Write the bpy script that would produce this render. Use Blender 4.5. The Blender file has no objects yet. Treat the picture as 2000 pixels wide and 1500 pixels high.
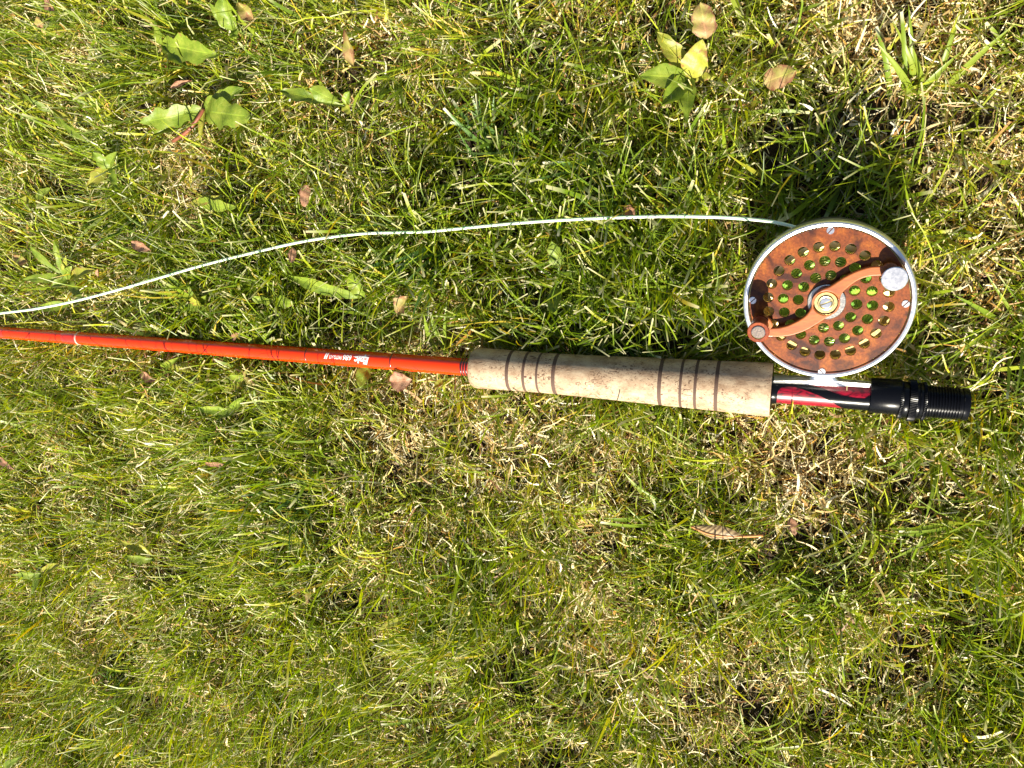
import bpy, bmesh, math
import numpy as np
from mathutils import Vector, Matrix, Quaternion

RNG = np.random.default_rng(11)
scene = bpy.context.scene
COL = scene.collection
R_ = math.radians

# ------------------------------------------------------------------ camera
FPX = 1570.0                                  # focal length in pixels of a 2000 px wide picture
CAM_Z = 0.447
def camray(px, py):
    return Vector((px - 1000.0, 750.0 - py, -FPX))
NADIR = camray(1530, 430).normalized()        # the pixel straight below the lens
CQ = NADIR.rotation_difference(Vector((0, 0, -1)))
cam = bpy.data.cameras.new("camera")
cam.sensor_width = 36.0
cam.lens = FPX / 2000.0 * 36.0
cam.clip_start = 0.01
cam.clip_end = 500.0
camo = bpy.data.objects.new("camera", cam)
camo.location = (0, 0, CAM_Z)
camo.rotation_mode = 'QUATERNION'
camo.rotation_quaternion = CQ
COL.objects.link(camo)
scene.camera = camo
CAMP = Vector((0, 0, CAM_Z))
FWD = CQ @ Vector((0, 0, -1))

# ------------------------------------------------------------------ light
SUN_EL = 38.5
SUN_AZ = 4.0          # degrees: how far the shadows swing left of straight up the picture
sd = Vector((-math.sin(R_(SUN_AZ)) * math.cos(R_(SUN_EL)), math.cos(R_(SUN_AZ)) * math.cos(R_(SUN_EL)), -math.sin(R_(SUN_EL))))
sun = bpy.data.lights.new("sun", 'SUN')
sun.energy = 5.0
sun.angle = R_(0.5)
sun.color = (1.0, 0.93, 0.77)
suno = bpy.data.objects.new("sun", sun)
suno.rotation_mode = 'QUATERNION'
suno.rotation_quaternion = sd.to_track_quat('-Z', 'Y')
suno.location = (0.2, -2, 2)
COL.objects.link(suno)
world = bpy.data.worlds.new("World")
scene.world = world
world.use_nodes = True
wn = world.node_tree
bg = wn.nodes["Background"]
sky = wn.nodes.new("ShaderNodeTexSky")
sky.sky_type = 'NISHITA'
sky.sun_disc = False
sky.sun_elevation = R_(SUN_EL)
sky.sun_rotation = R_(180 - SUN_AZ)
wn.links.new(sky.outputs[0], bg.inputs[0])
bg.inputs[1].default_value = 0.05
vs = scene.view_settings
vs.view_transform = 'Standard'
vs.look = 'None'
vs.exposure = 1.50
vs.gamma = 1.0
vs.use_curve_mapping = False

# ------------------------------------------------------------------ helpers
def P(px, py, z):
    """world point seen at a pixel of the photograph, at height z"""
    r = CQ @ camray(px, py)
    return CAMP + r * ((z - CAM_Z) / r.z)
def depth(p):
    return (p - CAMP).dot(FWD)
def tag(o, label=None, cat=None, group=None, kind=None):
    if label: o["label"] = label
    if cat: o["category"] = cat
    if group: o["group"] = group
    if kind: o["kind"] = kind
    return o
def link(o, parent=None):
    COL.objects.link(o)
    if parent is not None: o.parent = parent
    return o
def empty(name, mat=None):
    o = bpy.data.objects.new(name, None)
    o.empty_display_size = 0.01
    if mat is not None: o.matrix_world = mat
    return link(o)
def obj(name, verts, faces, mat, parent=None, smooth=True, sharp=None):
    me = bpy.data.meshes.new(name)
    me.from_pydata([tuple(v) for v in verts], [], faces)
    me.validate()
    if smooth:
        me.polygons.foreach_set("use_smooth", [True] * len(me.polygons))
        if sharp is not None: me.set_sharp_from_angle(angle=R_(sharp))
    me.materials.append(mat)
    return link(bpy.data.objects.new(name, me), parent)
def lathe(profile, seg=48, axis='x', centre=(0, 0), cap=True):
    """surface of revolution: profile of (along, radius)"""
    V, F = [], []
    n = len(profile)
    for (s, r) in profile:
        for k in range(seg):
            a = 2 * math.pi * k / seg
            c, d = r * math.cos(a) + centre[0], r * math.sin(a) + centre[1]
            V.append((s, c, d) if axis == 'x' else (c, d, s))
    for i in range(n - 1):
        for k in range(seg):
            k2 = (k + 1) % seg
            q = (i * seg + k, i * seg + k2, (i + 1) * seg + k2, (i + 1) * seg + k)
            F.append(q if axis != 'x' else q)
    if cap:
        if profile[0][1] > 1e-6: F.append(tuple(range(seg))[::-1])
        if profile[-1][1] > 1e-6: F.append(tuple((n - 1) * seg + k for k in range(seg)))
    return V, F
def fix(o):
    bm = bmesh.new(); bm.from_mesh(o.data)
    bmesh.ops.recalc_face_normals(bm, faces=bm.faces)
    bm.to_mesh(o.data); bm.free()
    return o
def flat_shape(name, outline, holes, thick, bevel, mat, parent, z):
    """a plate cut from 2-D outlines with real holes, z = its middle height"""
    cu = bpy.data.curves.new(name, 'CURVE')
    cu.dimensions = '2D'; cu.fill_mode = 'BOTH'
    cu.extrude = thick / 2 - bevel; cu.bevel_depth = bevel; cu.bevel_resolution = 2
    cu.offset = -bevel
    for pts in [outline] + holes:
        sp = cu.splines.new('POLY'); sp.points.add(len(pts) - 1)
        for q, pt in zip(sp.points, pts): q.co = (pt[0], pt[1], 0, 1)
        sp.use_cyclic_u = True
    tmp = bpy.data.objects.new(name + "_tmp", cu); COL.objects.link(tmp)
    dg = bpy.context.evaluated_depsgraph_get(); dg.update()
    me = bpy.data.meshes.new_from_object(tmp.evaluated_get(dg))
    bpy.data.objects.remove(tmp); bpy.data.curves.remove(cu)
    me.name = name
    bm = bmesh.new(); bm.from_mesh(me)
    bmesh.ops.remove_doubles(bm, verts=bm.verts, dist=1e-6)
    for v in bm.verts: v.co.z += z
    bmesh.ops.recalc_face_normals(bm, faces=bm.faces)
    bm.to_mesh(me); bm.free()
    me.polygons.foreach_set("use_smooth", [False] * len(me.polygons))
    me.materials.clear(); me.materials.append(mat)
    return link(bpy.data.objects.new(name, me), parent)
def circle(cx, cy, r, n=24, ph=0.0):
    return [(cx + r * math.cos(ph + 2 * math.pi * k / n), cy + r * math.sin(ph + 2 * math.pi * k / n)) for k in range(n)]
def spline(pts, sub=8):
    """Catmull-Rom through a list of Vectors"""
    out = []
    p = [Vector(q) for q in pts]
    p = [p[0] * 2 - p[1]] + p + [p[-1] * 2 - p[-2]]
    for i in range(1, len(p) - 2):
        for k in range(sub):
            t = k / sub
            a, b, c, d = p[i - 1], p[i], p[i + 1], p[i + 2]
            out.append(0.5 * ((2 * b) + (c - a) * t + (2 * a - 5 * b + 4 * c - d) * t * t + (3 * b - a - 3 * c + d) * t ** 3))
    out.append(p[-2])
    return out
def tube(path, rad, seg=10):
    V, F = [], []
    up = Vector((0, 0, 1))
    for i, p in enumerate(path):
        t = (path[min(i + 1, len(path) - 1)] - path[max(i - 1, 0)]).normalized()
        a = t.cross(up)
        if a.length < 1e-4: a = t.cross(Vector((0, 1, 0)))
        a.normalize(); b = a.cross(t)
        r = rad[i] if hasattr(rad, '__len__') else rad
        for k in range(seg):
            w = 2 * math.pi * k / seg
            V.append(p + a * (r * math.cos(w)) + b * (r * math.sin(w)))
    for i in range(len(path) - 1):
        for k in range(seg):
            k2 = (k + 1) % seg
            F.append((i * seg + k, (i + 1) * seg + k, (i + 1) * seg + k2, i * seg + k2))
    F.append(tuple(range(seg))); F.append(tuple((len(path) - 1) * seg + k for k in range(seg))[::-1])
    return V, F

# ------------------------------------------------------------------ materials
def mat_new(name):
    m = bpy.data.materials.new(name); m.use_nodes = True
    nt = m.node_tree
    return m, nt, nt.nodes["Principled BSDF"]
def setp(b, **kw):
    for k, v in kw.items():
        b.inputs[k.replace('_', ' ')].default_value = v
def simple(name, col, rough=0.5, metal=0.0, coat=0.0, bump=0.0, bscale=600.0, var=0.0, spec=0.5):
    """one paint or metal, with fine uneven colour, gloss and relief"""
    m, nt, b = mat_new(name)
    setp(b, Base_Color=(*col, 1), Roughness=rough, Metallic=metal, Coat_Weight=coat)
    b.inputs["Coat Roughness"].default_value = 0.06
    b.inputs["Specular IOR Level"].default_value = spec
    tc = nt.nodes.new("ShaderNodeTexCoord")
    no = nt.nodes.new("ShaderNodeTexNoise"); no.inputs["Scale"].default_value = bscale; no.inputs["Detail"].default_value = 5
    nt.links.new(tc.outputs["Object"], no.inputs["Vector"])
    mr = nt.nodes.new("ShaderNodeMapRange"); mr.inputs[3].default_value = max(0.02, rough * 0.75); mr.inputs[4].default_value = rough * 1.3
    nt.links.new(no.outputs[0], mr.inputs[0]); nt.links.new(mr.outputs[0], b.inputs["Roughness"])
    if var:
        hs = nt.nodes.new("ShaderNodeHueSaturation"); hs.inputs["Color"].default_value = (*col, 1)
        m2 = nt.nodes.new("ShaderNodeMapRange"); m2.inputs[3].default_value = 1 - var; m2.inputs[4].default_value = 1 + var
        nt.links.new(no.outputs[0], m2.inputs[0]); nt.links.new(m2.outputs[0], hs.inputs["Value"]); nt.links.new(hs.outputs[0], b.inputs["Base Color"])
    if bump:
        bp = nt.nodes.new("ShaderNodeBump"); bp.inputs["Strength"].default_value = bump; bp.inputs["Distance"].default_value = 0.0003
        nt.links.new(no.outputs[0], bp.inputs["Height"]); nt.links.new(bp.outputs[0], b.inputs["Normal"])
    return m
def ramp(nt, stops):
    r = nt.nodes.new("ShaderNodeValToRGB")
    e = r.color_ramp.elements
    while len(e) > 2: e.remove(e[-1])
    for i, (p, c) in enumerate(stops):
        el = e[i] if i < 2 else e.new(p)
        el.position = p; el.color = (*c, 1)
    return r
def blade_mat(name, trans=0.35, rough=0.42, spec=0.45):
    """leaf tissue: colour from the mesh, part of the light passes through"""
    m, nt, b = mat_new(name)
    at = nt.nodes.new("ShaderNodeAttribute"); at.attribute_name = "tint"
    nt.links.new(at.outputs["Color"], b.inputs["Base Color"])
    setp(b, Roughness=rough); b.inputs["Specular IOR Level"].default_value = spec
    tr = nt.nodes.new("ShaderNodeBsdfTranslucent")
    hs = nt.nodes.new("ShaderNodeHueSaturation"); hs.inputs["Saturation"].default_value = 1.15; hs.inputs["Value"].default_value = 1.5
    nt.links.new(at.outputs["Color"], hs.inputs["Color"]); nt.links.new(hs.outputs[0], tr.inputs[0])
    mx = nt.nodes.new("ShaderNodeMixShader"); mx.inputs[0].default_value = trans
    nt.links.new(b.outputs[0], mx.inputs[1]); nt.links.new(tr.outputs[0], mx.inputs[2])
    nt.links.new(mx.outputs[0], nt.nodes["Material Output"].inputs[0])
    return m
M = {}
M['blade'] = blade_mat("grass_blade", 0.34, 0.38, 0.32)
M['straw'] = blade_mat("dead_straw", 0.2, 0.5, 0.4)
def math_n(nt, op, a, b_=None, clamp=False):
    n = nt.nodes.new("ShaderNodeMath"); n.operation = op; n.use_clamp = clamp
    for i, v in enumerate((a, b_)):
        if v is None: continue
        if isinstance(v, (int, float)): n.inputs[i].default_value = v
        else: nt.links.new(v, n.inputs[i])
    return n.outputs[0]
def leaf_mat(name, stops, trans, scale=140.0, rough=0.45, brown=(0.30, 0.13, 0.05), edge=0.55):
    """leaf tissue with a midrib, side veins, uneven colour and browned patches"""
    m, nt, b = mat_new(name)
    lk = nt.links.new
    tc = nt.nodes.new("ShaderNodeTexCoord")
    no = nt.nodes.new("ShaderNodeTexNoise"); no.inputs["Scale"].default_value = scale; no.inputs["Detail"].default_value = 9; no.inputs["Roughness"].default_value = 0.62
    lk(tc.outputs["Object"], no.inputs["Vector"])
    r = ramp(nt, stops); lk(no.outputs[0], r.inputs[0])
    at = nt.nodes.new("ShaderNodeAttribute"); at.attribute_name = "tint"
    lp_ = nt.nodes.new("ShaderNodeAttribute"); lp_.attribute_name = "leafpos"
    sp_ = nt.nodes.new("ShaderNodeSeparateColor"); lk(lp_.outputs["Color"], sp_.inputs[0])
    t, q = sp_.outputs[0], sp_.outputs[1]
    n2 = nt.nodes.new("ShaderNodeTexNoise"); n2.inputs["Scale"].default_value = 420; n2.inputs["Detail"].default_value = 5
    lk(tc.outputs["Object"], n2.inputs["Vector"])
    wob = math_n(nt, 'MULTIPLY', math_n(nt, 'SUBTRACT', n2.outputs[0], 0.5), 0.5)
    ph = math_n(nt, 'ADD', math_n(nt, 'SUBTRACT', math_n(nt, 'MULTIPLY', t, 7.0), math_n(nt, 'MULTIPLY', q, 1.7)), wob)
    fr = math_n(nt, 'FRACT', math_n(nt, 'ADD', ph, 10.0))
    sv = math_n(nt, 'LESS_THAN', fr, 0.10)
    mr_ = math_n(nt, 'LESS_THAN', q, 0.07)
    vn = math_n(nt, 'ADD', math_n(nt, 'MULTIPLY', sv, 0.16), math_n(nt, 'MULTIPLY', mr_, 0.35))
    vv = math_n(nt, 'ADD', vn, 1.0)
    mu = nt.nodes.new("ShaderNodeMix"); mu.data_type = 'RGBA'; mu.blend_type = 'MULTIPLY'; mu.inputs[0].default_value = 1.0
    lk(r.outputs[0], mu.inputs[6]); lk(at.outputs["Color"], mu.inputs[7])
    hv = nt.nodes.new("ShaderNodeHueSaturation"); lk(mu.outputs[2], hv.inputs["Color"]); lk(vv, hv.inputs["Value"])
    n3 = nt.nodes.new("ShaderNodeTexNoise"); n3.inputs["Scale"].default_value = 230; n3.inputs["Detail"].default_value = 6; n3.inputs["Roughness"].default_value = 0.7
    lk(tc.outputs["Object"], n3.inputs["Vector"])
    bz = math_n(nt, 'ADD', n3.outputs[0], math_n(nt, 'MULTIPLY', math_n(nt, 'POWER', q, 4.0), 0.16))
    rb = ramp(nt, [(edge + 0.05, (0, 0, 0)), (edge + 0.17, (1, 1, 1))]); lk(bz, rb.inputs[0])
    mb = nt.nodes.new("ShaderNodeMix"); mb.data_type = 'RGBA'
    lk(rb.outputs[0], mb.inputs[0]); lk(hv.outputs[0], mb.inputs[6]); mb.inputs[7].default_value = (*brown, 1)
    lk(mb.outputs[2], b.inputs["Base Color"])
    setp(b, Roughness=rough); b.inputs["Specular IOR Level"].default_value = 0.4
    hb = math_n(nt, 'ADD', math_n(nt, 'MULTIPLY', n2.outputs[0], 0.7), math_n(nt, 'MULTIPLY', vn, -1.6))
    bp = nt.nodes.new("ShaderNodeBump"); bp.inputs["Strength"].default_value = 0.6; bp.inputs["Distance"].default_value = 0.0006
    lk(hb, bp.inputs["Height"]); lk(bp.outputs[0], b.inputs["Normal"])
    tr = nt.nodes.new("ShaderNodeBsdfTranslucent"); lk(mb.outputs[2], tr.inputs[0])
    mx = nt.nodes.new("ShaderNodeMixShader"); mx.inputs[0].default_value = trans
    lk(b.outputs[0], mx.inputs[1]); lk(tr.outputs[0], mx.inputs[2])
    lk(mx.outputs[0], nt.nodes["Material Output"].inputs[0])
    return m
M['weed'] = leaf_mat("weed_leaf", [(0.3, (0.10, 0.165, 0.014)), (0.5, (0.18, 0.25, 0.024)), (0.72, (0.28, 0.32, 0.045))], 0.35, edge=0.62)
M['yweed'] = leaf_mat("yellowing_leaf", [(0.3, (0.22, 0.25, 0.03)), (0.55, (0.34, 0.34, 0.045)), (0.75, (0.42, 0.34, 0.10))], 0.35)
M['dry'] = leaf_mat("dry_leaf", [(0.3, (0.22, 0.10, 0.05)), (0.5, (0.36, 0.20, 0.12)), (0.72, (0.48, 0.33, 0.21))], 0.2, 220, 0.55, (0.16, 0.06, 0.03), 0.5)
M['half'] = leaf_mat("half_dry_leaf", [(0.35, (0.20, 0.23, 0.03)), (0.5, (0.30, 0.24, 0.08)), (0.66, (0.34, 0.18, 0.10))], 0.25, 90, 0.55, (0.20, 0.08, 0.04), 0.5)
M['stem'] = simple("red_stem", (0.20, 0.06, 0.03), 0.5, bump=0.3, bscale=900, var=0.3)

m, nt, b = mat_new("soil")
tc = nt.nodes.new("ShaderNodeTexCoord")
no = nt.nodes.new("ShaderNodeTexNoise"); no.inputs["Scale"].default_value = 90; no.inputs["Detail"].default_value = 8; no.inputs["Roughness"].default_value = 0.7
nt.links.new(tc.outputs["Object"], no.inputs["Vector"])
r = ramp(nt, [(0.3, (0.016, 0.010, 0.006)), (0.55, (0.045, 0.028, 0.014)), (0.75, (0.11, 0.07, 0.035))])
nt.links.new(no.outputs[0], r.inputs[0])
# far from the spot the sheet is lawn seen as a mass
sx = nt.nodes.new("ShaderNodeVectorMath"); sx.operation = 'LENGTH'; nt.links.new(tc.outputs["Object"], sx.inputs[0])
mr = nt.nodes.new("ShaderNodeMapRange"); mr.inputs[1].default_value = 0.72; mr.inputs[2].default_value = 1.05
nt.links.new(sx.outputs["Value"], mr.inputs[0])
r2 = ramp(nt, [(0.3, (0.05, 0.09, 0.012)), (0.6, (0.11, 0.16, 0.03)), (0.8, (0.22, 0.19, 0.08))])
nt.links.new(no.outputs[0], r2.inputs[0])
mx = nt.nodes.new("ShaderNodeMix"); mx.data_type = 'RGBA'
nt.links.new(mr.outputs[0], mx.inputs[0]); nt.links.new(r.outputs[0], mx.inputs[6]); nt.links.new(r2.outputs[0], mx.inputs[7])
nt.links.new(mx.outputs[2], b.inputs["Base Color"]); setp(b, Roughness=0.95)
bp = nt.nodes.new("ShaderNodeBump"); bp.inputs["Strength"].default_value = 0.8; bp.inputs["Distance"].default_value = 0.003
nt.links.new(no.outputs[0], bp.inputs["Height"]); nt.links.new(bp.outputs[0], b.inputs["Normal"])
M['soil'] = m

# red-orange glass rod lacquer
M['blank'] = simple("orange_red_rod_lacquer", (0.72, 0.034, 0.0015), 0.16, coat=0.3, bscale=250, var=0.06)
M['wrap'] = simple("red_thread_wrap", (0.62, 0.03, 0.012), 0.2, coat=1.0, bscale=1800, var=0.15, bump=0.1)
M['check'] = simple("dark_thread_wrap", (0.055, 0.012, 0.010), 0.25, coat=0.6, bscale=1500, var=0.3, bump=0.2)
M['white_ink'] = simple("white_lettering", (0.85, 0.83, 0.82), 0.4, var=0.05)
M['pale_ring'] = simple("pale_pink_ring", (0.75, 0.38, 0.32), 0.3, coat=0.5)
M['black'] = simple("black_anodised", (0.0035, 0.0038, 0.0055), 0.24, metal=0.0, coat=0.0, bscale=1500, var=0.3, spec=0.13)
M['rubber'] = simple("dark_cork_composite", (0.085, 0.050, 0.036), 0.75, bump=0.5, bscale=1600, var=0.5, spec=0.3)
M['steel'] = simple("polished_nickel", (0.82, 0.83, 0.84), 0.16, metal=1.0, bscale=900, var=0.03)
M['rim'] = simple("satin_nickel", (0.86, 0.86, 0.86), 0.36, metal=1.0, bscale=900, var=0.03)
M['turned'] = simple("turned_steel", (0.86, 0.84, 0.83), 0.19, metal=1.0, bscale=700, var=0.10, bump=0.05)
M['brushed'] = simple("brushed_steel", (0.55, 0.52, 0.46), 0.2, metal=1.0, bscale=1400, var=0.08, bump=0.12)
M['brass'] = simple("brass", (0.66, 0.50, 0.22), 0.24, metal=1.0, bscale=1200, var=0.1)
M['capmetal'] = simple("pale_gold_cap", (0.70, 0.54, 0.40), 0.16, metal=1.0, bscale=1600, var=0.15, bump=0.1)
M['copper'] = simple("copper_collar", (0.62, 0.24, 0.12), 0.25, metal=1.0, bscale=1200, var=0.1)
M['shademetal'] = simple("shade_darkened_frame_metal", (0.30, 0.29, 0.26), 0.4, metal=1.0, bscale=900, var=0.1)  # frame metal with the shade on its side put into a darker colour
M['guide'] = simple("black_guide_wire", (0.02, 0.02, 0.02), 0.3, metal=0.6)
M['dark'] = simple("spool_inside_metal", (0.10, 0.075, 0.03), 0.4, metal=1.0)
# fly line: pale mint plastic, light passes in
m, nt, b = mat_new("pale_mint_line")
setp(b, Base_Color=(0.70, 0.80, 0.58, 1), Roughness=0.4, Subsurface_Weight=0.4, Subsurface_Scale=0.001)
b.inputs["Subsurface Radius"].default_value = (0.5, 1.0, 0.4)
M['line'] = m
m, nt, b = mat_new("wound_green_line")
tc = nt.nodes.new("ShaderNodeTexCoord")
no = nt.nodes.new("ShaderNodeTexNoise"); no.inputs["Scale"].default_value = 160; no.inputs["Detail"].default_value = 3
nt.links.new(tc.outputs["Object"], no.inputs["Vector"])
r = ramp(nt, [(0.35, (0.10, 0.24, 0.035)), (0.6, (0.24, 0.42, 0.05)), (0.75, (0.40, 0.50, 0.08))]); nt.links.new(no.outputs[0], r.inputs[0])
nt.links.new(r.outputs[0], b.inputs["Base Color"]); setp(b, Roughness=0.3, Coat_Weight=0.4)
M['wound'] = m
# burl wood
def burl(name, c0, c1, c2, dark, spec=0.14, fine=(0.50, 0.42, 0.38), coat=0.3, stretch=(1, 1, 1)):
    m, nt, b = mat_new(name)
    tc = nt.nodes.new("ShaderNodeTexCoord")
    n1 = nt.nodes.new("ShaderNodeTexNoise"); n1.inputs["Scale"].default_value = 75; n1.inputs["Detail"].default_value = 7; n1.inputs["Roughness"].default_value = 0.62; n1.inputs["Distortion"].default_value = 1.4
    n2 = nt.nodes.new("ShaderNodeTexNoise"); n2.inputs["Scale"].default_value = 42; n2.inputs["Detail"].default_value = 4; n2.inputs["Distortion"].default_value = 2.0
    n3 = nt.nodes.new("ShaderNodeTexNoise"); n3.inputs["Scale"].default_value = 900; n3.inputs["Detail"].default_value = 5; n3.inputs["Roughness"].default_value = 0.7
    mp = nt.nodes.new("ShaderNodeMapping"); mp.inputs["Scale"].default_value = stretch; mp.inputs["Rotation"].default_value = (0, 0, 0.7); nt.links.new(tc.outputs["Object"], mp.inputs[0])
    for n in (n1, n2, n3): nt.links.new(mp.outputs[0], n.inputs["Vector"])
    r1 = ramp(nt, [(0.28, c0), (0.5, c1), (0.72, c2)]); nt.links.new(n1.outputs[0], r1.inputs[0])
    r2 = ramp(nt, [(0.48, (1, 1, 1)), (0.61, dark)]); nt.links.new(n2.outputs[0], r2.inputs[0])
    r3 = ramp(nt, [(0.30, fine), (0.62, (1.2, 1.2, 1.15))]); nt.links.new(n3.outputs[0], r3.inputs[0])
    a = nt.nodes.new("ShaderNodeMix"); a.data_type = 'RGBA'; a.blend_type = 'MULTIPLY'; a.inputs[0].default_value = 1
    c = nt.nodes.new("ShaderNodeMix"); c.data_type = 'RGBA'; c.blend_type = 'MULTIPLY'; c.inputs[0].default_value = 1
    nt.links.new(r1.outputs[0], a.inputs[6]); nt.links.new(r2.outputs[0], a.inputs[7])
    nt.links.new(a.outputs[2], c.inputs[6]); nt.links.new(r3.outputs[0], c.inputs[7])
    nt.links.new(c.outputs[2], b.inputs["Base Color"])
    setp(b, Roughness=0.45, Coat_Weight=coat); b.inputs["Coat Roughness"].default_value = 0.045; b.inputs["Specular IOR Level"].default_value = spec
    bp = nt.nodes.new("ShaderNodeBump"); bp.inputs["Strength"].default_value = 0.12; bp.inputs["Distance"].default_value = 0.0002
    nt.links.new(n3.outputs[0], bp.inputs["Height"]); nt.links.new(bp.outputs[0], b.inputs["Normal"])
    return m
M['burl'] = burl("burl_wood", (0.085, 0.019, 0.006), (0.165, 0.038, 0.006), (0.28, 0.086, 0.009), (0.24, 0.18, 0.28))
M['arm'] = burl("crank_arm_wood", (0.20, 0.046, 0.007), (0.265, 0.072, 0.010), (0.32, 0.10, 0.016), (0.8, 0.7, 0.62), 0.3, (0.78, 0.72, 0.68), 0.5, (0.35, 1.4, 1))
M['knobwood'] = burl("knob_wood", (0.12, 0.022, 0.008), (0.19, 0.035, 0.010), (0.26, 0.055, 0.012), (0.5, 0.4, 0.4))
# cork
m, nt, b = mat_new("cork")
tc = nt.nodes.new("ShaderNodeTexCoord")
mp = nt.nodes.new("ShaderNodeMapping"); mp.inputs["Scale"].default_value = (0.7, 1.0, 1.0); nt.links.new(tc.outputs["Object"], mp.inputs[0])
n1 = nt.nodes.new("ShaderNodeTexNoise"); n1.inputs["Scale"].default_value = 160; n1.inputs["Detail"].default_value = 6; n1.inputs["Roughness"].default_value = 0.6
v1 = nt.nodes.new("ShaderNodeTexVoronoi"); v1.inputs["Scale"].default_value = 420; v1.feature = 'DISTANCE_TO_EDGE'
n2 = nt.nodes.new("ShaderNodeTexNoise"); n2.inputs["Scale"].default_value = 850; n2.inputs["Detail"].default_value = 5; n2.inputs["Distortion"].default_value = 1.2
n3 = nt.nodes.new("ShaderNodeTexNoise"); n3.inputs["Scale"].default_value = 90; n3.inputs["Detail"].default_value = 3
for n in (n1, v1, n2, n3): nt.links.new(mp.outputs[0], n.inputs["Vector"])
r1 = ramp(nt, [(0.28, (0.23, 0.14, 0.08)), (0.5, (0.39, 0.28, 0.18)), (0.72, (0.49, 0.38, 0.255))]); nt.links.new(n1.outputs[0], r1.inputs[0])
r2 = ramp(nt, [(0.34, (0.24, 0.16, 0.13)), (0.46, (1, 1, 1))]); nt.links.new(n2.outputs[0], r2.inputs[0])
r3 = ramp(nt, [(0.36, (0.15, 0.15, 0.15)), (0.55, (1, 1, 1))]); nt.links.new(n3.outputs[0], r3.inputs[0])
rv = ramp(nt, [(0.0, (0.90, 0.87, 0.84)), (0.16, (1, 1, 1))]); nt.links.new(v1.outputs["Distance"], rv.inputs[0])
a = nt.nodes.new("ShaderNodeMix"); a.data_type = 'RGBA'; a.blend_type = 'MULTIPLY'; a.inputs[0].default_value = 1
c = nt.nodes.new("ShaderNodeMix"); c.data_type = 'RGBA'; c.blend_type = 'MULTIPLY'
nt.links.new(r1.outputs[0], a.inputs[6]); nt.links.new(rv.outputs[0], a.inputs[7])
nt.links.new(r3.outputs[0], c.inputs[0]); nt.links.new(a.outputs[2], c.inputs[6]); nt.links.new(r2.outputs[0], c.inputs[7])
nt.links.new(c.outputs[2], b.inputs["Base Color"]); setp(b, Roughness=0.62); b.inputs["Specular IOR Level"].default_value = 0.35
bp = nt.nodes.new("ShaderNodeBump"); bp.inputs["Strength"].default_value = 0.55; bp.inputs["Distance"].default_value = 0.0004
nt.links.new(n2.outputs[0], bp.inputs["Height"]); nt.links.new(bp.outputs[0], b.inputs["Normal"])
M['cork'] = m
M['pit'] = simple("cork_pit", (0.10, 0.045, 0.03), 0.8, var=0.4)
# red seat insert
m, nt, b = mat_new("red_stabilised_wood")
tc = nt.nodes.new("ShaderNodeTexCoord")
mp = nt.nodes.new("ShaderNodeMapping"); mp.inputs["Scale"].default_value = (0.45, 1, 1); nt.links.new(tc.outputs["Object"], mp.inputs[0])
n1 = nt.nodes.new("ShaderNodeTexNoise"); n1.inputs["Scale"].default_value = 330; n1.inputs["Detail"].default_value = 6; n1.inputs["Distortion"].default_value = 2.2
nt.links.new(mp.outputs[0], n1.inputs["Vector"])
r1 = ramp(nt, [(0.36, (0.04, 0.0, 0.003)), (0.5, (0.20, 0.001, 0.011)), (0.7, (0.34, 0.003, 0.022))]); nt.links.new(n1.outputs[0], r1.inputs[0])
nt.links.new(r1.outputs[0], b.inputs["Base Color"]); setp(b, Roughness=0.35, Coat_Weight=0.25)
M['red'] = m

# ------------------------------------------------------------------ ground sheet
def hills(x, y):
    """gentle unevenness of the soil, metres"""
    return (0.0030 * np.sin(x * 23 + 1.1) * np.cos(y * 27 - 0.6) + 0.0026 * np.sin(x * 51 + y * 33) + 0.0018 * np.sin(x * 97 - y * 71 + 2.0) + 0.0014 * np.cos(y * 131 + x * 40))
gx = np.linspace(-1.6, 1.2, 141); gy = np.linspace(-1.5, 1.2, 136)
V, F = [], []
for y in gy:
    for x in gx:
        edge = min(1.0, max(0.0, min(x + 1.6, 1.2 - x, y + 1.5, 1.2 - y) * 8))
        V.append((x, y, float(hills(x, y)) * edge))
nx, ny = len(gx), len(gy)
for j in range(ny - 1):
    for i in range(nx - 1):
        F.append((j * nx + i, j * nx + i + 1, (j + 1) * nx + i + 1, (j + 1) * nx + i))
B = 60.0
o0 = len(V); V += [(-B, -B, 0), (B, -B, 0), (B, B, 0), (-B, B, 0)]
c0, c1, c2, c3 = 0, nx - 1, nx * ny - 1, (ny - 1) * nx
F += [tuple([o0, o0 + 1] + list(range(c1, c0 - 1, -1))), tuple([o0 + 1, o0 + 2] + [k * nx + nx - 1 for k in range(ny - 1, -1, -1)]),
      tuple([o0 + 2, o0 + 3] + [(ny - 1) * nx + k for k in range(nx)]), tuple([o0 + 3, o0] + [k * nx for k in range(ny)])]
g = obj("ground", V, F, M['soil'])
tag(g, "dark brown soil under the lawn", "ground", kind="structure")

# presses: (a, b, radius, z at a, z at b, share of blades pressed)
PRESS = []

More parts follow.
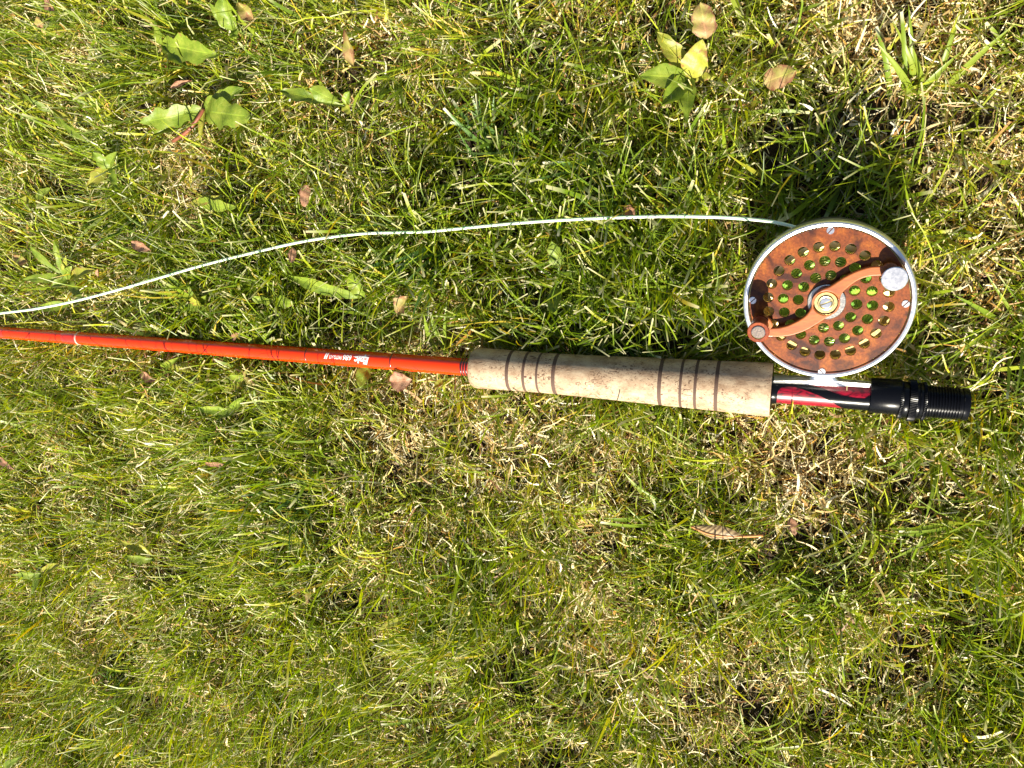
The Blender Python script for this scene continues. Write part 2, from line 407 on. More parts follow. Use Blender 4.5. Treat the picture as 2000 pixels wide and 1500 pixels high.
# ------------------------------------------------------------------ fly rod
def axis_y(px): return 649.0 + 0.0746 * px
ROD_Z = 0.0300
A0 = P(1505, axis_y(1505), ROD_Z)
tmp = P(300, axis_y(300), ROD_Z - 0.0045)
RX = (A0 - tmp).normalized()
RY = Vector((0, 0, 1)).cross(RX).normalized()
RZ = RX.cross(RY)
rodM = Matrix(((RX.x, RY.x, RZ.x, A0.x), (RX.y, RY.y, RZ.y, A0.y), (RX.z, RY.z, RZ.z, A0.z), (0, 0, 0, 1)))
def S(px):
    """distance along the rod axis for a picture column"""
    o, d = CAMP, (CQ @ camray(px, axis_y(px))).normalized()
    w = A0 - o
    bq = RX.dot(d); dd = w.dot(RX); e = w.dot(d)
    return (bq * e - dd) / (1 - bq * bq)
def RP(px, rpx):
    s = S(px)
    return s, rpx * depth(A0 + RX * s) / FPX
rod = empty("fly_rod", rodM)
tag(rod, "orange-red fishing rod with cork grip and red and black reel seat lying on grass", "fishing rod")
def rlathe(name, prof, mat, parent=rod, seg=48, centre=(0, 0), sharp=40):
    V, F = lathe([RP(*q) for q in prof], seg, 'x', centre)
    return fix(obj(name, V, F, mat, parent, True, sharp))
# blank, tapering to the left far beyond the picture
s0, r0 = RP(0, 11.3); s1, r1 = RP(925, 17.2)
prof = []
for k in range(41):
    s = s1 + 0.004 + (s0 - 0.75 - s1) * k / 40
    prof.append((s, max(0.0014, r0 + (r1 - r0) * (s - s0) / (s1 - s0))))
V, F = lathe(prof, 40)
blank = fix(obj("blank", V, F, M['blank'], rod, True, 50))
def blank_r(s): return r0 + (r1 - r0) * (s - s0) / (s1 - s0)
def band(name, pa, pb, extra, mat, parent=blank):
    a, bb = S(pa), S(pb)
    n = 7
    pr = []
    for k in range(n):
        t = k / (n - 1); s = a + (bb - a) * t
        pr.append((s, blank_r(s) + extra * min(1, 4 * min(t, 1 - t) + 0.15)))
    V, F = lathe(pr, 40)
    return fix(obj(name, V, F, mat, parent, True, 60))
band("thread_wrap", -70, 14, 0.00025, M['wrap'])
band("thread_wrap", 128, 154, 0.00022, M['wrap'])
band("trim_ring", 154.5, 157.5, 0.00030, M['pale_ring'])
band("trim_ring", 602.5, 604.5, 0.00010, M['check'])
band("trim_ring", 767.5, 769.8, 0.00010, M['check'])
for k in range(4):
    band("winding_ring", 903.5 + k * 5.2, 907.6 + k * 5.2, 0.00030, M['check'])
band("winding_ring", 904, 923.5, 0.00008, M['wrap'])
# line guide just at the left edge of the picture
gs = S(-22); gr = blank_r(gs)
ring = [Vector((gs + 0.0004 * math.sin(a), 0.0024 + gr + 0.0030 + 0.0034 * math.cos(a), 0.0012 + 0.0034 * math.sin(a))) for a in np.linspace(0, 2 * math.pi, 25)]
V, F = tube(ring, 0.0005, 8); guide = obj("line_guide", V, F, M['guide'], rod)
for dx in (-0.009, 0.0085):
    V, F = tube([Vector((gs + dx, gr + 0.0002, 0.0004)), Vector((gs + dx * 0.6, gr + 0.0006, 0.0005)), Vector((gs + dx * 0.1, gr + 0.0024, 0.001))], 0.00045, 8)
    obj("guide_foot", V, F, M['guide'], guide)

# lettering, read from the other side of the rod
def letters(name, text, px_right, px_left, h_px, off_px, shear=0.28, bold=0.02, extra=None):
    cu = bpy.data.curves.new(name, 'FONT'); cu.body = text; cu.size = 1.0; cu.shear = shear; cu.offset = bold; cu.resolution_u = 4
    t = bpy.data.objects.new(name + "_tmp", cu); COL.objects.link(t)
    dg = bpy.context.evaluated_depsgraph_get(); dg.update()
    me = bpy.data.meshes.new_from_object(t.evaluated_get(dg)); bpy.data.objects.remove(t); bpy.data.curves.remove(cu)
    bm = bmesh.new(); bm.from_mesh(me); bpy.data.meshes.remove(me)
    if extra:
        for poly in extra: bm.faces.new([bm.verts.new((x, y, 0)) for x, y in poly])
    bmesh.ops.triangulate(bm, faces=bm.faces)
    xs = [v.co.x for v in bm.verts]; ys = [v.co.y for v in bm.verts]
    x0, x1, y0, y1 = min(xs), max(xs), min(ys), max(ys)
    for k in range(1, 12):
        bmesh.ops.bisect_plane(bm, geom=list(bm.verts) + list(bm.edges) + list(bm.faces), plane_co=(0, y0 + (y1 - y0) * k / 12, 0), plane_no=(0, 1, 0))
    sr, sl = S(px_right), S(px_left)
    sm = (sr + sl) / 2; r = blank_r(sm) + 0.00007
    Fd = (rodM.inverted() @ CAMP) - Vector((sm, 0, 0)); Fd.x = 0; Fd.normalize()
    Dd = Vector((1, 0, 0)).cross(Fd)          # towards the top of the picture
    if (rodM.to_3x3() @ Dd).y < 0: Dd = -Dd
    mpp = depth(A0 + RX * sm) / FPX
    for v in bm.verts:
        tx = (v.co.x - x0) / (x1 - x0); ty = (v.co.y - y0) / (y1 - y0)
        d = ((0.5 - ty) * h_px + off_px) * mpp
        a = math.asin(max(-0.98, min(0.98, d / r)))
        s = sr + (sl - sr) * tx
        v.co = Vector((s, 0, 0)) + Fd * (r * math.cos(a)) + Dd * (r * math.sin(a))
    bmesh.ops.recalc_face_normals(bm, faces=bm.faces)
    me = bpy.data.meshes.new(name); bm.to_mesh(me); bm.free()
    me.materials.append(M['white_ink'])
    return link(bpy.data.objects.new(name, me), blank)
sw = [[(0.05, -0.22), (0.5, -0.12), (1.2, -0.10), (1.9, 0.0), (1.9, 0.05), (1.2, -0.01), (0.5, -0.03), (-0.15, -0.30)]]
letters("lettering", "Epic", 731, 698, 19, 0.5, 0.35, 0.035, sw)
letters("lettering", "686", 694.5, 677.5, 10.5, 1.0, 0.25, 0.02)
letters("lettering", "FASTGLASS", 675.5, 651, 7.0, 0.2, 0.25, 0.015)
letters("lettering", "II", 650, 641, 11.0, 1.2, 0.35, 0.02)

# cork grip: a core, cork sections and dark composite rings
GP = [(924, 30), (926, 35), (930, 38.5), (937, 40), (1000, 39.4), (1060, 39.2), (1100, 40), (1180, 42.2), (1290, 46), (1400, 49.2), (1470, 51.6), (1503, 53), (1506.5, 52)]
def grip_r(px): return float(np.interp(px, [q[0] for q in GP], [q[1] for q in GP]))
core = rlathe("cork_grip", [(926, 16), (927, 28), (1000, 37), (1100, 37.6), (1290, 43.5), (1503, 50), (1505.5, 36), (1505.5, 26)], M['cork'])
rings = [(1001.8, 6.4), (1032.8, 5.4), (1058.4, 4.2), (1090.4, 7.2), (1294.2, 7.4), (1334.2, 5.4), (1362.4, 5.8), (1402.4, 7.2)]
edges = [924.0]
for c_, w_ in rings: edges += [c_ - w_ / 2, c_ + w_ / 2]
edges.append(1506.5)
for i in range(len(edges) - 1):
    a, bb = edges[i], edges[i + 1]
    dark = i % 2 == 1
    pts = [a] + [x for x in [q[0] for q in GP] if a + 0.4 < x < bb - 0.4] + [bb]
    if not dark and bb - a > 60: pts = sorted(set(pts + list(np.linspace(a, bb, 8))))
    pr = [(x, grip_r(x) - (0.25 if dark else 0.0)) for x in pts]
    pr = [(pr[0][0], 26 if i == 0 else pr[0][1] - 4)] + pr + [(pr[-1][0], pr[-1][1] - 4)]
    rlathe("burl_ring" if dark else "cork_section", pr, M['rubber'] if dark else M['cork'], core, 64, sharp=30)
# pits in the two short sections
def pit(px, dy, l, w):
    s, r = RP(px, grip_r(px)); mp_ = r / grip_r(px)
    Fd = (rodM.inverted() @ CAMP) - Vector((s, 0, 0)); Fd.x = 0; Fd.normalize()
    Dd = Vector((1, 0, 0)).cross(Fd)
    if (rodM.to_3x3() @ Dd).y < 0: Dd = -Dd
    V = []
    n = 12
    for k in range(n):
        t = 2 * math.pi * k / n
        q = 0.7 + 0.5 * RNG.random()
        d = (dy + w * q * math.sin(t)) * mp_; a = math.asin(d / r)
        V.append(Vector((s + l * q * math.cos(t) * mp_, 0, 0)) + Fd * ((r + 0.00004) * math.cos(a)) + Dd * ((r + 0.00004) * math.sin(a)))
    fix(obj("cork_pit", V, [tuple(range(n))], M['pit'], core))
for q in ((1038, -10, 3.5, 2.2), (1048, -12, 3.0, 2.6), (1044, 30, 6, 1.2), (1050, 27, 4, 1.4), (1347, -11, 8, 0.8), (1350, -22, 9, 0.6), (1416, -7, 1.6, 1.2), (1300, -24, 2, 1.6), (1088, 3, 1.5, 2.5), (994, 28, 4, 0.7)):
    pit(*q)
rlathe("grip_end_ring", [(1505.6, 30), (1506.0, 47), (1507.2, 47.5), (1508.2, 45), (1508.2, 25)], M['black'])
# reel seat
seat = rlathe("seat_insert", [(1506, 10), (1507, 25), (1600, 25.2), (1700, 25.4), (1701, 10)], M['red'])
rlathe("seat_collar", [(1508, 24), (1508.5, 27), (1516, 27), (1518.5, 26.2), (1518.8, 24)], M['black'], seat)
def shell(name, spans, mat, parent, ri_px, ro_fun, nseg=40, na=16):
    """curved strip on the seat: spans gives (px, angle from, angle to) in degrees round the rod (0 = picture up, 90 = sky)"""
    V, F = [], []
    for (px, a0, a1) in spans:
        s, mpp = RP(px, 1.0)
        for side in (0, 1):
            for k in range(na + 1):
                t = k / na; a = R_(a0 + (a1 - a0) * t)
                rr = (ri_px if side == 0 else ro_fun(t, px)) * mpp
                V.append((s, rr * math.cos(a), rr * math.sin(a)))
    w = 2 * (na + 1)
    for i in range(len(spans) - 1):
        for k in range(na):
            for side in (0, 1):
                b0 = i * w + side * (na + 1) + k; b1 = b0 + w
                F.append((b0, b0 + 1, b1 + 1, b1))
        for k in (0, na):
            b0 = i * w + k; F.append((b0, b0 + na + 1, b0 + w + na + 1, b0 + w))
    for i in (0, len(spans) - 1):
        for k in range(na):
            b0 = i * w + k; F.append((b0, b0 + 1, b0 + na + 2, b0 + na + 1))
    return fix(obj(name, V, F, mat, parent, True, 40))
# black skeleton strip sweeping from the collar under the foot down to the hood
sp = []
for k in range(41):
    t = k / 40; px = 1516 + (1700 - 1516) * t
    top = np.interp(t, [0, .25, .46, .58, .71, .85, .93, 1], [28, 38, 53, 68, 84, 89, 88, 70])
    bot = np.interp(t, [0, .02, .05, .12, .2, .3, .46, .6, .71, .8, 1], [110, 82, 66, 58, 58, 70, 89, 113, 148, 168, 172])
    sp.append((px, float(top), float(bot)))
shell("seat_skeleton", sp, M['black'], seat, 24.6, lambda t, px: 26.6)
shell("seat_skeleton", [(px, a0 + 180, a1 + 180) for (px, a0, a1) in sp], M['black'], seat, 24.6, lambda t, px: 26.6)
off = (0.0011, 0.0)
hood = rlathe("sliding_hood", [(1697, 26), (1697.3, 33.5), (1699, 34.4), (1740, 35.0), (1752, 35.2), (1757, 34.5), (1757, 20)], M['black'], rod, 48, off)
def knurl(name, pa, pb, r, teeth=64):
    V, F = [], []
    n = teeth * 2
    pr = [(pa, r - 3), (pa + 0.6, r), ((pa + pb) / 2, r + 0.3), (pb - 0.6, r), (pb, r - 3)]
    for i, (px, rp) in enumerate(pr):
        s, rr = RP(px, rp)
        for k in range(n):
            a = 2 * math.pi * (k + 0.35 * i) / n
            q = rr * (1.0 if k % 2 else 0.972)
            V.append((s, q * math.cos(a), q * math.sin(a)))
    for i in range(len(pr) - 1):
        for k in range(n):
            k2 = (k + 1) % n
            F.append((i * n + k, i * n + k2, (i + 1) * n + k2, (i + 1) * n + k))
    F.append(tuple(range(n))); F.append(tuple((len(pr) - 1) * n + k for k in range(n)))
    return fix(obj(name, V, F, M['black'], rod, True, 25))
knurl("knurled_ring", 1753.5, 1761, 37.5)
rlathe("locking_collar", [(1760, 30), (1760.3, 35), (1765, 36.2), (1771, 35.5), (1772, 30)], M['black'])
knurl("knurled_ring", 1772, 1787, 40.5, 72)
rlathe("locking_collar", [(1786.5, 30), (1787, 36), (1791, 36.2), (1792, 35), (1794, 36.2), (1799, 35.5), (1800, 30)], M['black'])
knurl("knurled_ring", 1799.5, 1806, 38)
tp = [(1805, 20)]
x = 1806.0
while x < 1873:
    tp += [(x, 29.6), (x + 1.8, 31.8), (x + 3.4, 31.8), (x + 5.0, 29.6)]; x += 5.6
tp += [(1877, 29.4), (1877.5, 20)]
rlathe("threaded_barrel", tp, M['black'], sharp=25)
rlathe("butt_cap", [(1877, 20), (1877.2, 31), (1878.5, 32), (1888, 32), (1890, 31), (1891, 27), (1891.5, 0.001)], M['black'])
# where the rod presses the grass
for pa, pb, rp in ((-600, 924, 17), (924, 1290, 41), (1290, 1506, 51), (1506, 1697, 27), (1697, 1892, 41)):
    sa, ra = RP(max(pa, -60), rp) if pa > -60 else (S(0) - 0.7, 0.004)
    sb, rb = RP(pb, rp)
    a_, b_ = A0 + RX * sa, A0 + RX * sb
    rr = max(ra, rb)
    PRESS.append((a_, b_, rr + 0.0008, a_.z - ra * 0.55, b_.z - rb * 0.55, 1.0))

# ------------------------------------------------------------------ fly reel
vp = (CQ @ camray(1615, 68)).normalized()
NZ = -vp
rC = camray(1619.5, 587)
C = CAMP + (CQ @ (rC / FPX * 0.369))
def face_pt(px, py, h):
    d = CQ @ camray(px, py)
    t = ((C + NZ * h) - CAMP).dot(NZ) / d.dot(NZ)
    return CAMP + d * t
NXv = (face_pt(1769, 594, 0) - face_pt(1470, 587, 0)).normalized()
NY = NZ.cross(NXv)
C = C + NXv * -0.00083 + NY * -0.00070
reelM = Matrix(((NXv.x, NY.x, NZ.x, C.x), (NXv.y, NY.y, NZ.y, C.y), (NXv.z, NY.z, NZ.z, C.z), (0, 0, 0, 1)))
reelI = reelM.inverted()
def L(cx, cy, h):
    """reel coordinates of a point in the enlarged reel crop"""
    p = reelI @ face_pt(1430 + cx * 0.2, 400 + cy * 0.2, h)
    return (p.x, p.y)
reel = empty("fly_reel", reelM)
tag(reel, "round fly reel with drilled burl wood face and bright metal rim on the rod", "fishing reel")
def zl(name, prof, mat, parent=reel, cx=0, cy=0, seg=64, sharp=35):
    V, F = lathe([(z, r) for (r, z) in prof], seg, 'z', (cx, cy))
    return fix(obj(name, V, F, mat, parent, True, sharp))
DW = 0.0190     # reel width
def annulus(name, prof, mat, parent=reel, seg=128, sharp=35):
    """closed ring from a closed (radius, z) outline"""
    V, F = [], []
    n = len(prof)
    for (r, z) in prof:
        for k in range(seg):
            a = 2 * math.pi * k / seg; V.append((r * math.cos(a), r * math.sin(a), z))
    for i in range(n):
        j = (i + 1) % n
        for k in range(seg):
            k2 = (k + 1) % seg
            F.append((i * seg + k, i * seg + k2, j * seg + k2, j * seg + k))
    return fix(obj(name, V, F, mat, parent, True, sharp))
annulus("spool_rim", [(0.03490, -0.0030), (0.03490, 0.0001), (0.03520, 0.0006), (0.0361, 0.0009), (0.0369, 0.0006), (0.03735, -0.0002), (0.0374, -0.0016), (0.0374, -0.0050), (0.0369, -0.0055), (0.0352, -0.0055)], M['rim'])
annulus("frame_ring", [(0.0335, -0.0145), (0.0335, -0.0138), (0.0350, -0.0136), (0.0356, -0.0143), (0.0356, -0.0182), (0.0350, -DW), (0.0335, -DW)], M['shademetal'])
back = zl("back_plate", [(0.0001, -0.0172), (0.0340, -0.0172), (0.0340, -0.0187), (0.0001, -0.0187)], M['brass'], seg=96)
for k in range(6):
    a = R_(22 + k * 60); cx, cy = 0.0345 * math.cos(a), 0.0345 * math.sin(a)
    zl("pillar", [(0.0011, -0.0150), (0.0011, -0.0050)], M['steel'], reel, cx, cy, 16)
# drilled wooden face
HOLES = []
PH = R_(-3.4)
for rr, n in ((0.02599, 24), (0.01926, 18), (0.01258, 12)):
    for k in range(n):
        a = PH + 2 * math.pi * k / n; HOLES.append((rr * math.cos(a), rr * math.sin(a)))
HR = 0.00238
face = flat_shape("face_plate", circle(0, 0, 0.03435, 128), [circle(x, y, HR, 24) for x, y in HOLES], 0.0014, 0.00018, M['burl'], reel, -0.0007)
# metal liner of each hole
V, F = [], []
n = 24
for (r, z) in ((HR - 0.00003, -0.00035), (HR - 0.00003, -0.0026), (HR + 0.0005, -0.0026), (HR + 0.0005, -0.0016), (HR - 0.00003, -0.0016)):
    for k in range(n):
        a = 2 * math.pi * k / n; V.append((r * math.cos(a), r * math.sin(a), z))
for i in range(3):
    for k in range(n):
        k2 = (k + 1) % n
        F.append((i * n + k, i * n + k2, (i + 1) * n + k2, (i + 1) * n + k))
M['linerbrass'] = simple("satin_brass", (0.78, 0.62, 0.32), 0.42, metal=1.0, bscale=1200, var=0.1)
lin0 = obj("hole_liner", V, F, M['linerbrass'], face, True, 40)
lin0.location = (*HOLES[0], 0)
for h in HOLES[1:]:
    o = lin0.copy(); link(o, face); o.location = (*h, 0)
# metal backing of the face, drilled the same way, closes the front of the spool
flat_shape("spool_flange", circle(0, 0, 0.0346, 96), [circle(x, y, HR + 0.0004, 16) for x, y in HOLES], 0.0008, 0.0001, M['brass'], reel, -0.0021)
# brass ring added behind the outer holes so the sun makes bright spots
annulus("added_glint_ring", [(0.0238, -0.0068), (0.0238, -0.0062), (0.0263, -0.0062), (0.0263, -0.0068)], M['linerbrass'])
# wound line on the spool
pr = [(0.0075, -0.0162)]
pr += [(0.0075, -0.0068)]
k = 0
r = 0.0080
while r < 0.0228:
    pr += [(r, -0.0066), (r + 0.0003, -0.0061), (r + 0.0008, -0.00605), (r + 0.0011, -0.0066)]; r += 0.00122
z = -0.0068
while z > -0.0155:
    pr += [(r, z), (r + 0.0004, z - 0.0003), (r + 0.0004, z - 0.0008), (r, z - 0.0011)]; z -= 0.00122
pr += [(0.0076, -0.0163)]
zl("line_winding", pr, M['wound'], reel, seg=72, sharp=80)
zl("spool_drum", [(0.0001, -0.0171), (0.030, -0.0171), (0.030, -0.0166), (0.0074, -0.0164), (0.0074, -0.0026), (0.0001, -0.0026)], M['brass'], reel)
# boss, arm, hub
HB = L(915, 965, 0.0035)
zl("boss_plate", [(0.0001, 0.0001), (0.0083, 0.0001), (0.0083, 0.0009), (0.0080, 0.0012), (0.0001, 0.0012)], M['brushed'], reel, HB[0] * 0.5, HB[1] * 0.5)
ARM_T = 0.0042
up = [(1452, 602), (1400, 603), (1330, 612), (1215, 648), (1110, 700), (1030, 750), (950, 800), (870, 832), (812, 885), (786, 960), (762, 1025), (715, 1085), (640, 1135), (540, 1180), (460, 1200), (385, 1206)]
lo = [(360, 1290), (470, 1292), (590, 1275), (720, 1230), (840, 1160), (920, 1108), (1000, 1058), (1046, 985), (1056, 910), (1080, 860), (1150, 795), (1240, 735), (1340, 703), (1436, 696)]
def smooth2(pts): return [(q.x, q.y) for q in spline([Vector((x, y, 0)) for x, y in pts], 4)]
kb = (300, 1188); cb = (1545, 668)
def endcap(c, p0, p1, r, n=14):
    a0 = math.atan2(p0[1] - c[1], p0[0] - c[0]); a1 = math.atan2(p1[1] - c[1], p1[0] - c[0])
    while a1 > a0: a1 -= 2 * math.pi
    if a0 - a1 < math.pi: pass
    return [(c[0] + r * math.cos(a0 + (a1 - a0) * k / n), c[1] + r * math.sin(a0 + (a1 - a0) * k / n)) for k in range(1, n)]
def arc(c, r, d0, d1, n=14):
    return [(c[0] + r * math.cos(R_(d0 + (d1 - d0) * k / n)), c[1] + r * math.sin(R_(d0 + (d1 - d0) * k / n))) for k in range(n + 1)]
# crop coordinates have y pointing down: going right end -> left along the top, round the knob end, back along the bottom
poly = smooth2(up) + arc(kb, 98, 12, -285, 22)[1:-1] + smooth2(lo) + arc(cb, 96, 164, -138, 22)
pts = [L(x, y, ARM_T) for x, y in poly]
ar = sum(pts[i][0] * pts[(i + 1) % len(pts)][1] - pts[(i + 1) % len(pts)][0] * pts[i][1] for i in range(len(pts)))
if ar < 0: pts = pts[::-1]
HT = L(915, 962, ARM_T)
flat_shape("crank_arm", pts, [circle(HT[0], HT[1], 0.00545, 40)], 0.0026, 0.0006, M['arm'], reel, ARM_T - 0.0013)
hub = zl("hub", [(0.0001, 0.0013), (0.0052, 0.0013), (0.0052, 0.0031), (0.0049, 0.0034), (0.0036, 0.0034), (0.0035, 0.0030), (0.0001, 0.0030)], M['brass'], reel, HT[0], HT[1])
def screw(name, x, y, r, z0, z1, ang, mat, parent):
    """slotted screw head, the slot is a real groove"""
    o = [(r * math.cos(a), r * math.sin(a)) for a in np.linspace(0, 2 * math.pi, 33)[:-1]]
    w = r * 0.13
    ca, sa = math.cos(ang), math.sin(ang)
    V, F = [], []
    for side in (1, -1):
        pts = [(-math.sqrt(r * r - w * w), side * w)]
        th0 = math.asin(w / r)
        for k in range(17):
            t = math.pi - th0 - (math.pi - 2 * th0) * k / 16
            pts.append((r * math.cos(t), side * r * math.sin(t)))
        n = len(pts); b0 = len(V)
        for zz, q in ((z0, 1.0), (z1 - 0.12 * r, 1.0), (z1, 0.9)):
            for (px, py) in pts:
                u, v = px * q, side * (w + (side * py - w) * q)
                V.append((x + u * ca - v * sa, y + u * sa + v * ca, zz))
        for i in range(2):
            for k in range(n):
                k2 = (k + 1) % n; F.append((b0 + i * n + k, b0 + i * n + k2, b0 + (i + 1) * n + k2, b0 + (i + 1) * n + k))
        F.append(tuple(b0 + 2 * n + k for k in range(n)))
    b0 = len(V); zf = z0 + (z1 - z0) * 0.35
    V += [(x + r * 0.96 * math.cos(a), y + r * 0.96 * math.sin(a), zf) for a in np.linspace(0, 2 * math.pi, 25)[:-1]]
    F.append(tuple(b0 + k for k in range(24)))
    return fix(obj(name, V, F, mat, parent, True, 25))
screw("hub_screw", HT[0], HT[1], 0.0026, 0.0030, 0.0040, R_(25), M['steel'], hub)
zl("hub_washer", [(0.0027, 0.0033), (0.0035, 0.0033), (0.0035, 0.0037), (0.0033, 0.0038), (0.0029, 0.0038), (0.0027, 0.0037)], M['brass'], hub, HT[0], HT[1])
for (px, py, an) in ((960, 252, 52), (1695, 968, 50), (200, 935, 45), (875, 1630, -48)):
    q = L(px, py, 0.0003)
    screw("rim_screw", q[0], q[1], 0.00175, -0.0004, 0.00045, R_(an), M['turned'], face)
# counterweight and winding knob
CWc = L(1587, 727, 0.0092)
zl("counterweight", [(0.0001, ARM_T), (0.0046, ARM_T), (0.0050, ARM_T + 0.001), (0.0051, 0.0083), (0.00535, 0.0085), (0.00535, 0.0090), (0.0051, 0.0092), (0.0001, 0.00922)], M['turned'], reel, CWc[0], CWc[1])
KN = L(255, 1245, 0.0180)
knob = zl("winding_knob", [(0.0001, ARM_T + 0.0002), (0.0034, ARM_T + 0.0002), (0.0036, 0.0060), (0.0040, 0.0080), (0.0037, 0.0115), (0.0043, 0.0158), (0.0049, 0.0172), (0.0049, 0.0178), (0.0046, 0.0181), (0.0034, 0.0181), (0.0033, 0.0177), (0.0001, 0.0177)], M['knobwood'], reel, KN[0], KN[1])
zl("knob_cap", [(0.0001, 0.0175), (0.0031, 0.0175), (0.0031, 0.0181), (0.0028, 0.0183), (0.0001, 0.01831)], M['capmetal'], knob, KN[0], KN[1], sharp=15)
zl("knob_collar", [(0.0001, ARM_T - 0.0001), (0.0039, ARM_T - 0.0001), (0.0039, ARM_T + 0.0004), (0.0001, ARM_T + 0.0004)], M['copper'], knob, KN[0], KN[1])
# foot: saddle on the seat and a post to the frame
fs = []
for k in range(21):
    t = k / 20; px = 1510 + (1699 - 1510) * t
    fs.append((px, -26, float(np.interp(t, [0, .5, 1], [49, 41, 35]))))
def saddle(t, px):
    u = (px - 1510) / 189.0
    return 27.6 + 3.0 * math.sin(math.pi * min(1, t * 1.2 + 0.05) * 0.5) + (6.0 + 3.5 * math.sin(math.pi * u)) * t ** 1.5
foot = shell("reel_foot", fs, M['rim'], None, 27.0, saddle, na=20)
foot.parent = reel; foot.matrix_parent_inverse = Matrix.Identity(4)
foot.data.transform(reelI @ rodM)
mid = reelI @ (A0 + RX * S(1606) + RY * 0.0060 + RZ * 0.0018)
tops = Vector((mid.x * 0.3, -0.0350, -0.0100))
V, F = [], []
for t in np.linspace(0, 1, 7):
    c_ = mid.lerp(tops, float(t)); w = 0.011 - 0.006 * math.sin(math.pi * t * 0.75); h = 0.0042
    for k in range(20):
        a = 2 * math.pi * k / 20
        V.append((c_.x + w * math.copysign(abs(math.cos(a)) ** 0.5, math.cos(a)), c_.y, c_.z + h * math.copysign(abs(math.sin(a)) ** 0.5, math.sin(a))))
for i in range(6):
    for k in range(20):
        k2 = (k + 1) % 20; F.append((i * 20 + k, i * 20 + k2, (i + 1) * 20 + k2, (i + 1) * 20 + k))
F.append(tuple(range(20))); F.append(tuple(120 + k for k in range(20)))
fix(obj("foot_post", V, F, M['rim'], foot, True, 40))
REEL_DISC = (C - NZ * DW, 0.0385)

# ------------------------------------------------------------------ fly line
lp = [(-700, 690, .027), (-420, 672, .029), (-200, 640, .031), (-60, 622, .033), (0, 612, .0335), (70, 603, .033), (150, 587, .032), (230, 566, .032), (310, 543, .031), (400, 517, .031), (500, 492, .032), (600, 470, .032), (700, 457, .031), (770, 454, .030), (830, 452.5, .030), (900, 446, .031), (1000, 436.5, .032), (1100, 429.5, .033), (1200, 425, .034), (1300, 422.5, .036), (1400, 424, .038), (1470, 428.5, .041)]
lpts = [P(*q) for q in lp]
path = spline(lpts + [face_pt(1510, 433.5, -0.0095), face_pt(1545, 441.5, -0.0095), face_pt(1590, 457, -0.0095), face_pt(1640, 480, -0.0098)], 10)

V, F = tube(path, 0.00082, 10)
fl = obj("fly_line", V, F, M['line'], None)
tag(fl, "thin pale mint line curving over the grass from the reel to the left edge", "fishing line")
for i in range(0, len(path) - 4, 4):
    a_, b_ = path[i], path[i + 4]
    PRESS.append((a_, b_, 0.0016, a_.z - 0.001, b_.z - 0.001, 0.95))

#@@GRASS
# ------------------------------------------------------------------ leaves
def leaf_mesh(name, base, tip, width, mat, parent=None, droop=0.3, fold=0.25, lobes=0.0, shape='ovate', curl=0.0, tint=(1, 1, 1), seed=0, roll=0.0, vein=True):
    """one broad leaf from base to tip; it has a midrib fold, an arch, an uneven margin"""
    rg = np.random.default_rng(seed + 7)
    base, tip = Vector(base), Vector(tip)
    ax = tip - base; ln = ax.length; ax.normalize()
    side = ax.cross(Vector((0, 0, 1))).normalized(); upv = side.cross(ax)
    side2 = side * math.cos(roll) + upv * math.sin(roll); upv = side2.cross(ax) * 1.0; side = side2
    nu, nv = 18, 6
    V, F, T, U = [], [], [], []
    ph = rg.random(4) * 6.28
    for i in range(nu + 1):
        t = i / nu
        if shape == 'ovate': w = math.sin(math.pi * min(1, t ** 0.85)) ** 0.75
        elif shape == 'spoon': w = 0.16 + 0.84 * math.sin(math.pi * t ** 1.7) ** 0.8 if t < 0.999 else 0.05
        elif shape == 'lance': w = math.sin(math.pi * t ** 0.7) ** 0.9
        else: w = 0.9 * math.sin(math.pi * min(1, 0.06 + 0.94 * t)) ** 0.45
        w = max(w, 0.03)
        for j in range(-nv // 2, nv // 2 + 1):
            q = j / (nv / 2)
            e = 1 + lobes * math.sin(t * 22 + ph[0] + (1.5 if q > 0 else 0)) * abs(q) + 0.10 * math.sin(t * 9 + ph[1] + 3 * q) * abs(q) + (rg.random() - 0.5) * 0.08 * abs(q)
            x = q * w * width / 2 * e
            z = fold * abs(x) + droop * ln * (t * (1 - t)) + curl * width * q * q * (0.4 + t) + 0.04 * width * math.sin(t * 14 + q * 2 + ph[2])
            V.append(base + ax * (ln * t * (1 - 0.05 * abs(q) * lobes)) + side * x + upv * z)
            m_ = 1.0 + 0.12 * (rg.random() - 0.5); U.append((t, abs(q), ph[3], 1))
            T.append((tint[0] * m_, tint[1] * m_, tint[2] * m_, 1))
    w_ = nv + 1
    for i in range(nu):
        for j in range(nv):
            F.append((i * w_ + j, i * w_ + j + 1, (i + 1) * w_ + j + 1, (i + 1) * w_ + j))
    o = obj(name, V, F, mat, parent, True)
    at = o.data.attributes.new("tint", 'FLOAT_COLOR', 'POINT')
    at.data.foreach_set("color", np.array(T, dtype=np.float32).ravel())
    at = o.data.attributes.new("leafpos", 'FLOAT_COLOR', 'POINT')
    at.data.foreach_set("color", np.array(U, dtype=np.float32).ravel())
    return o
def mpp_at(z=0.02): return (CAM_Z - z) / FPX * 1.04

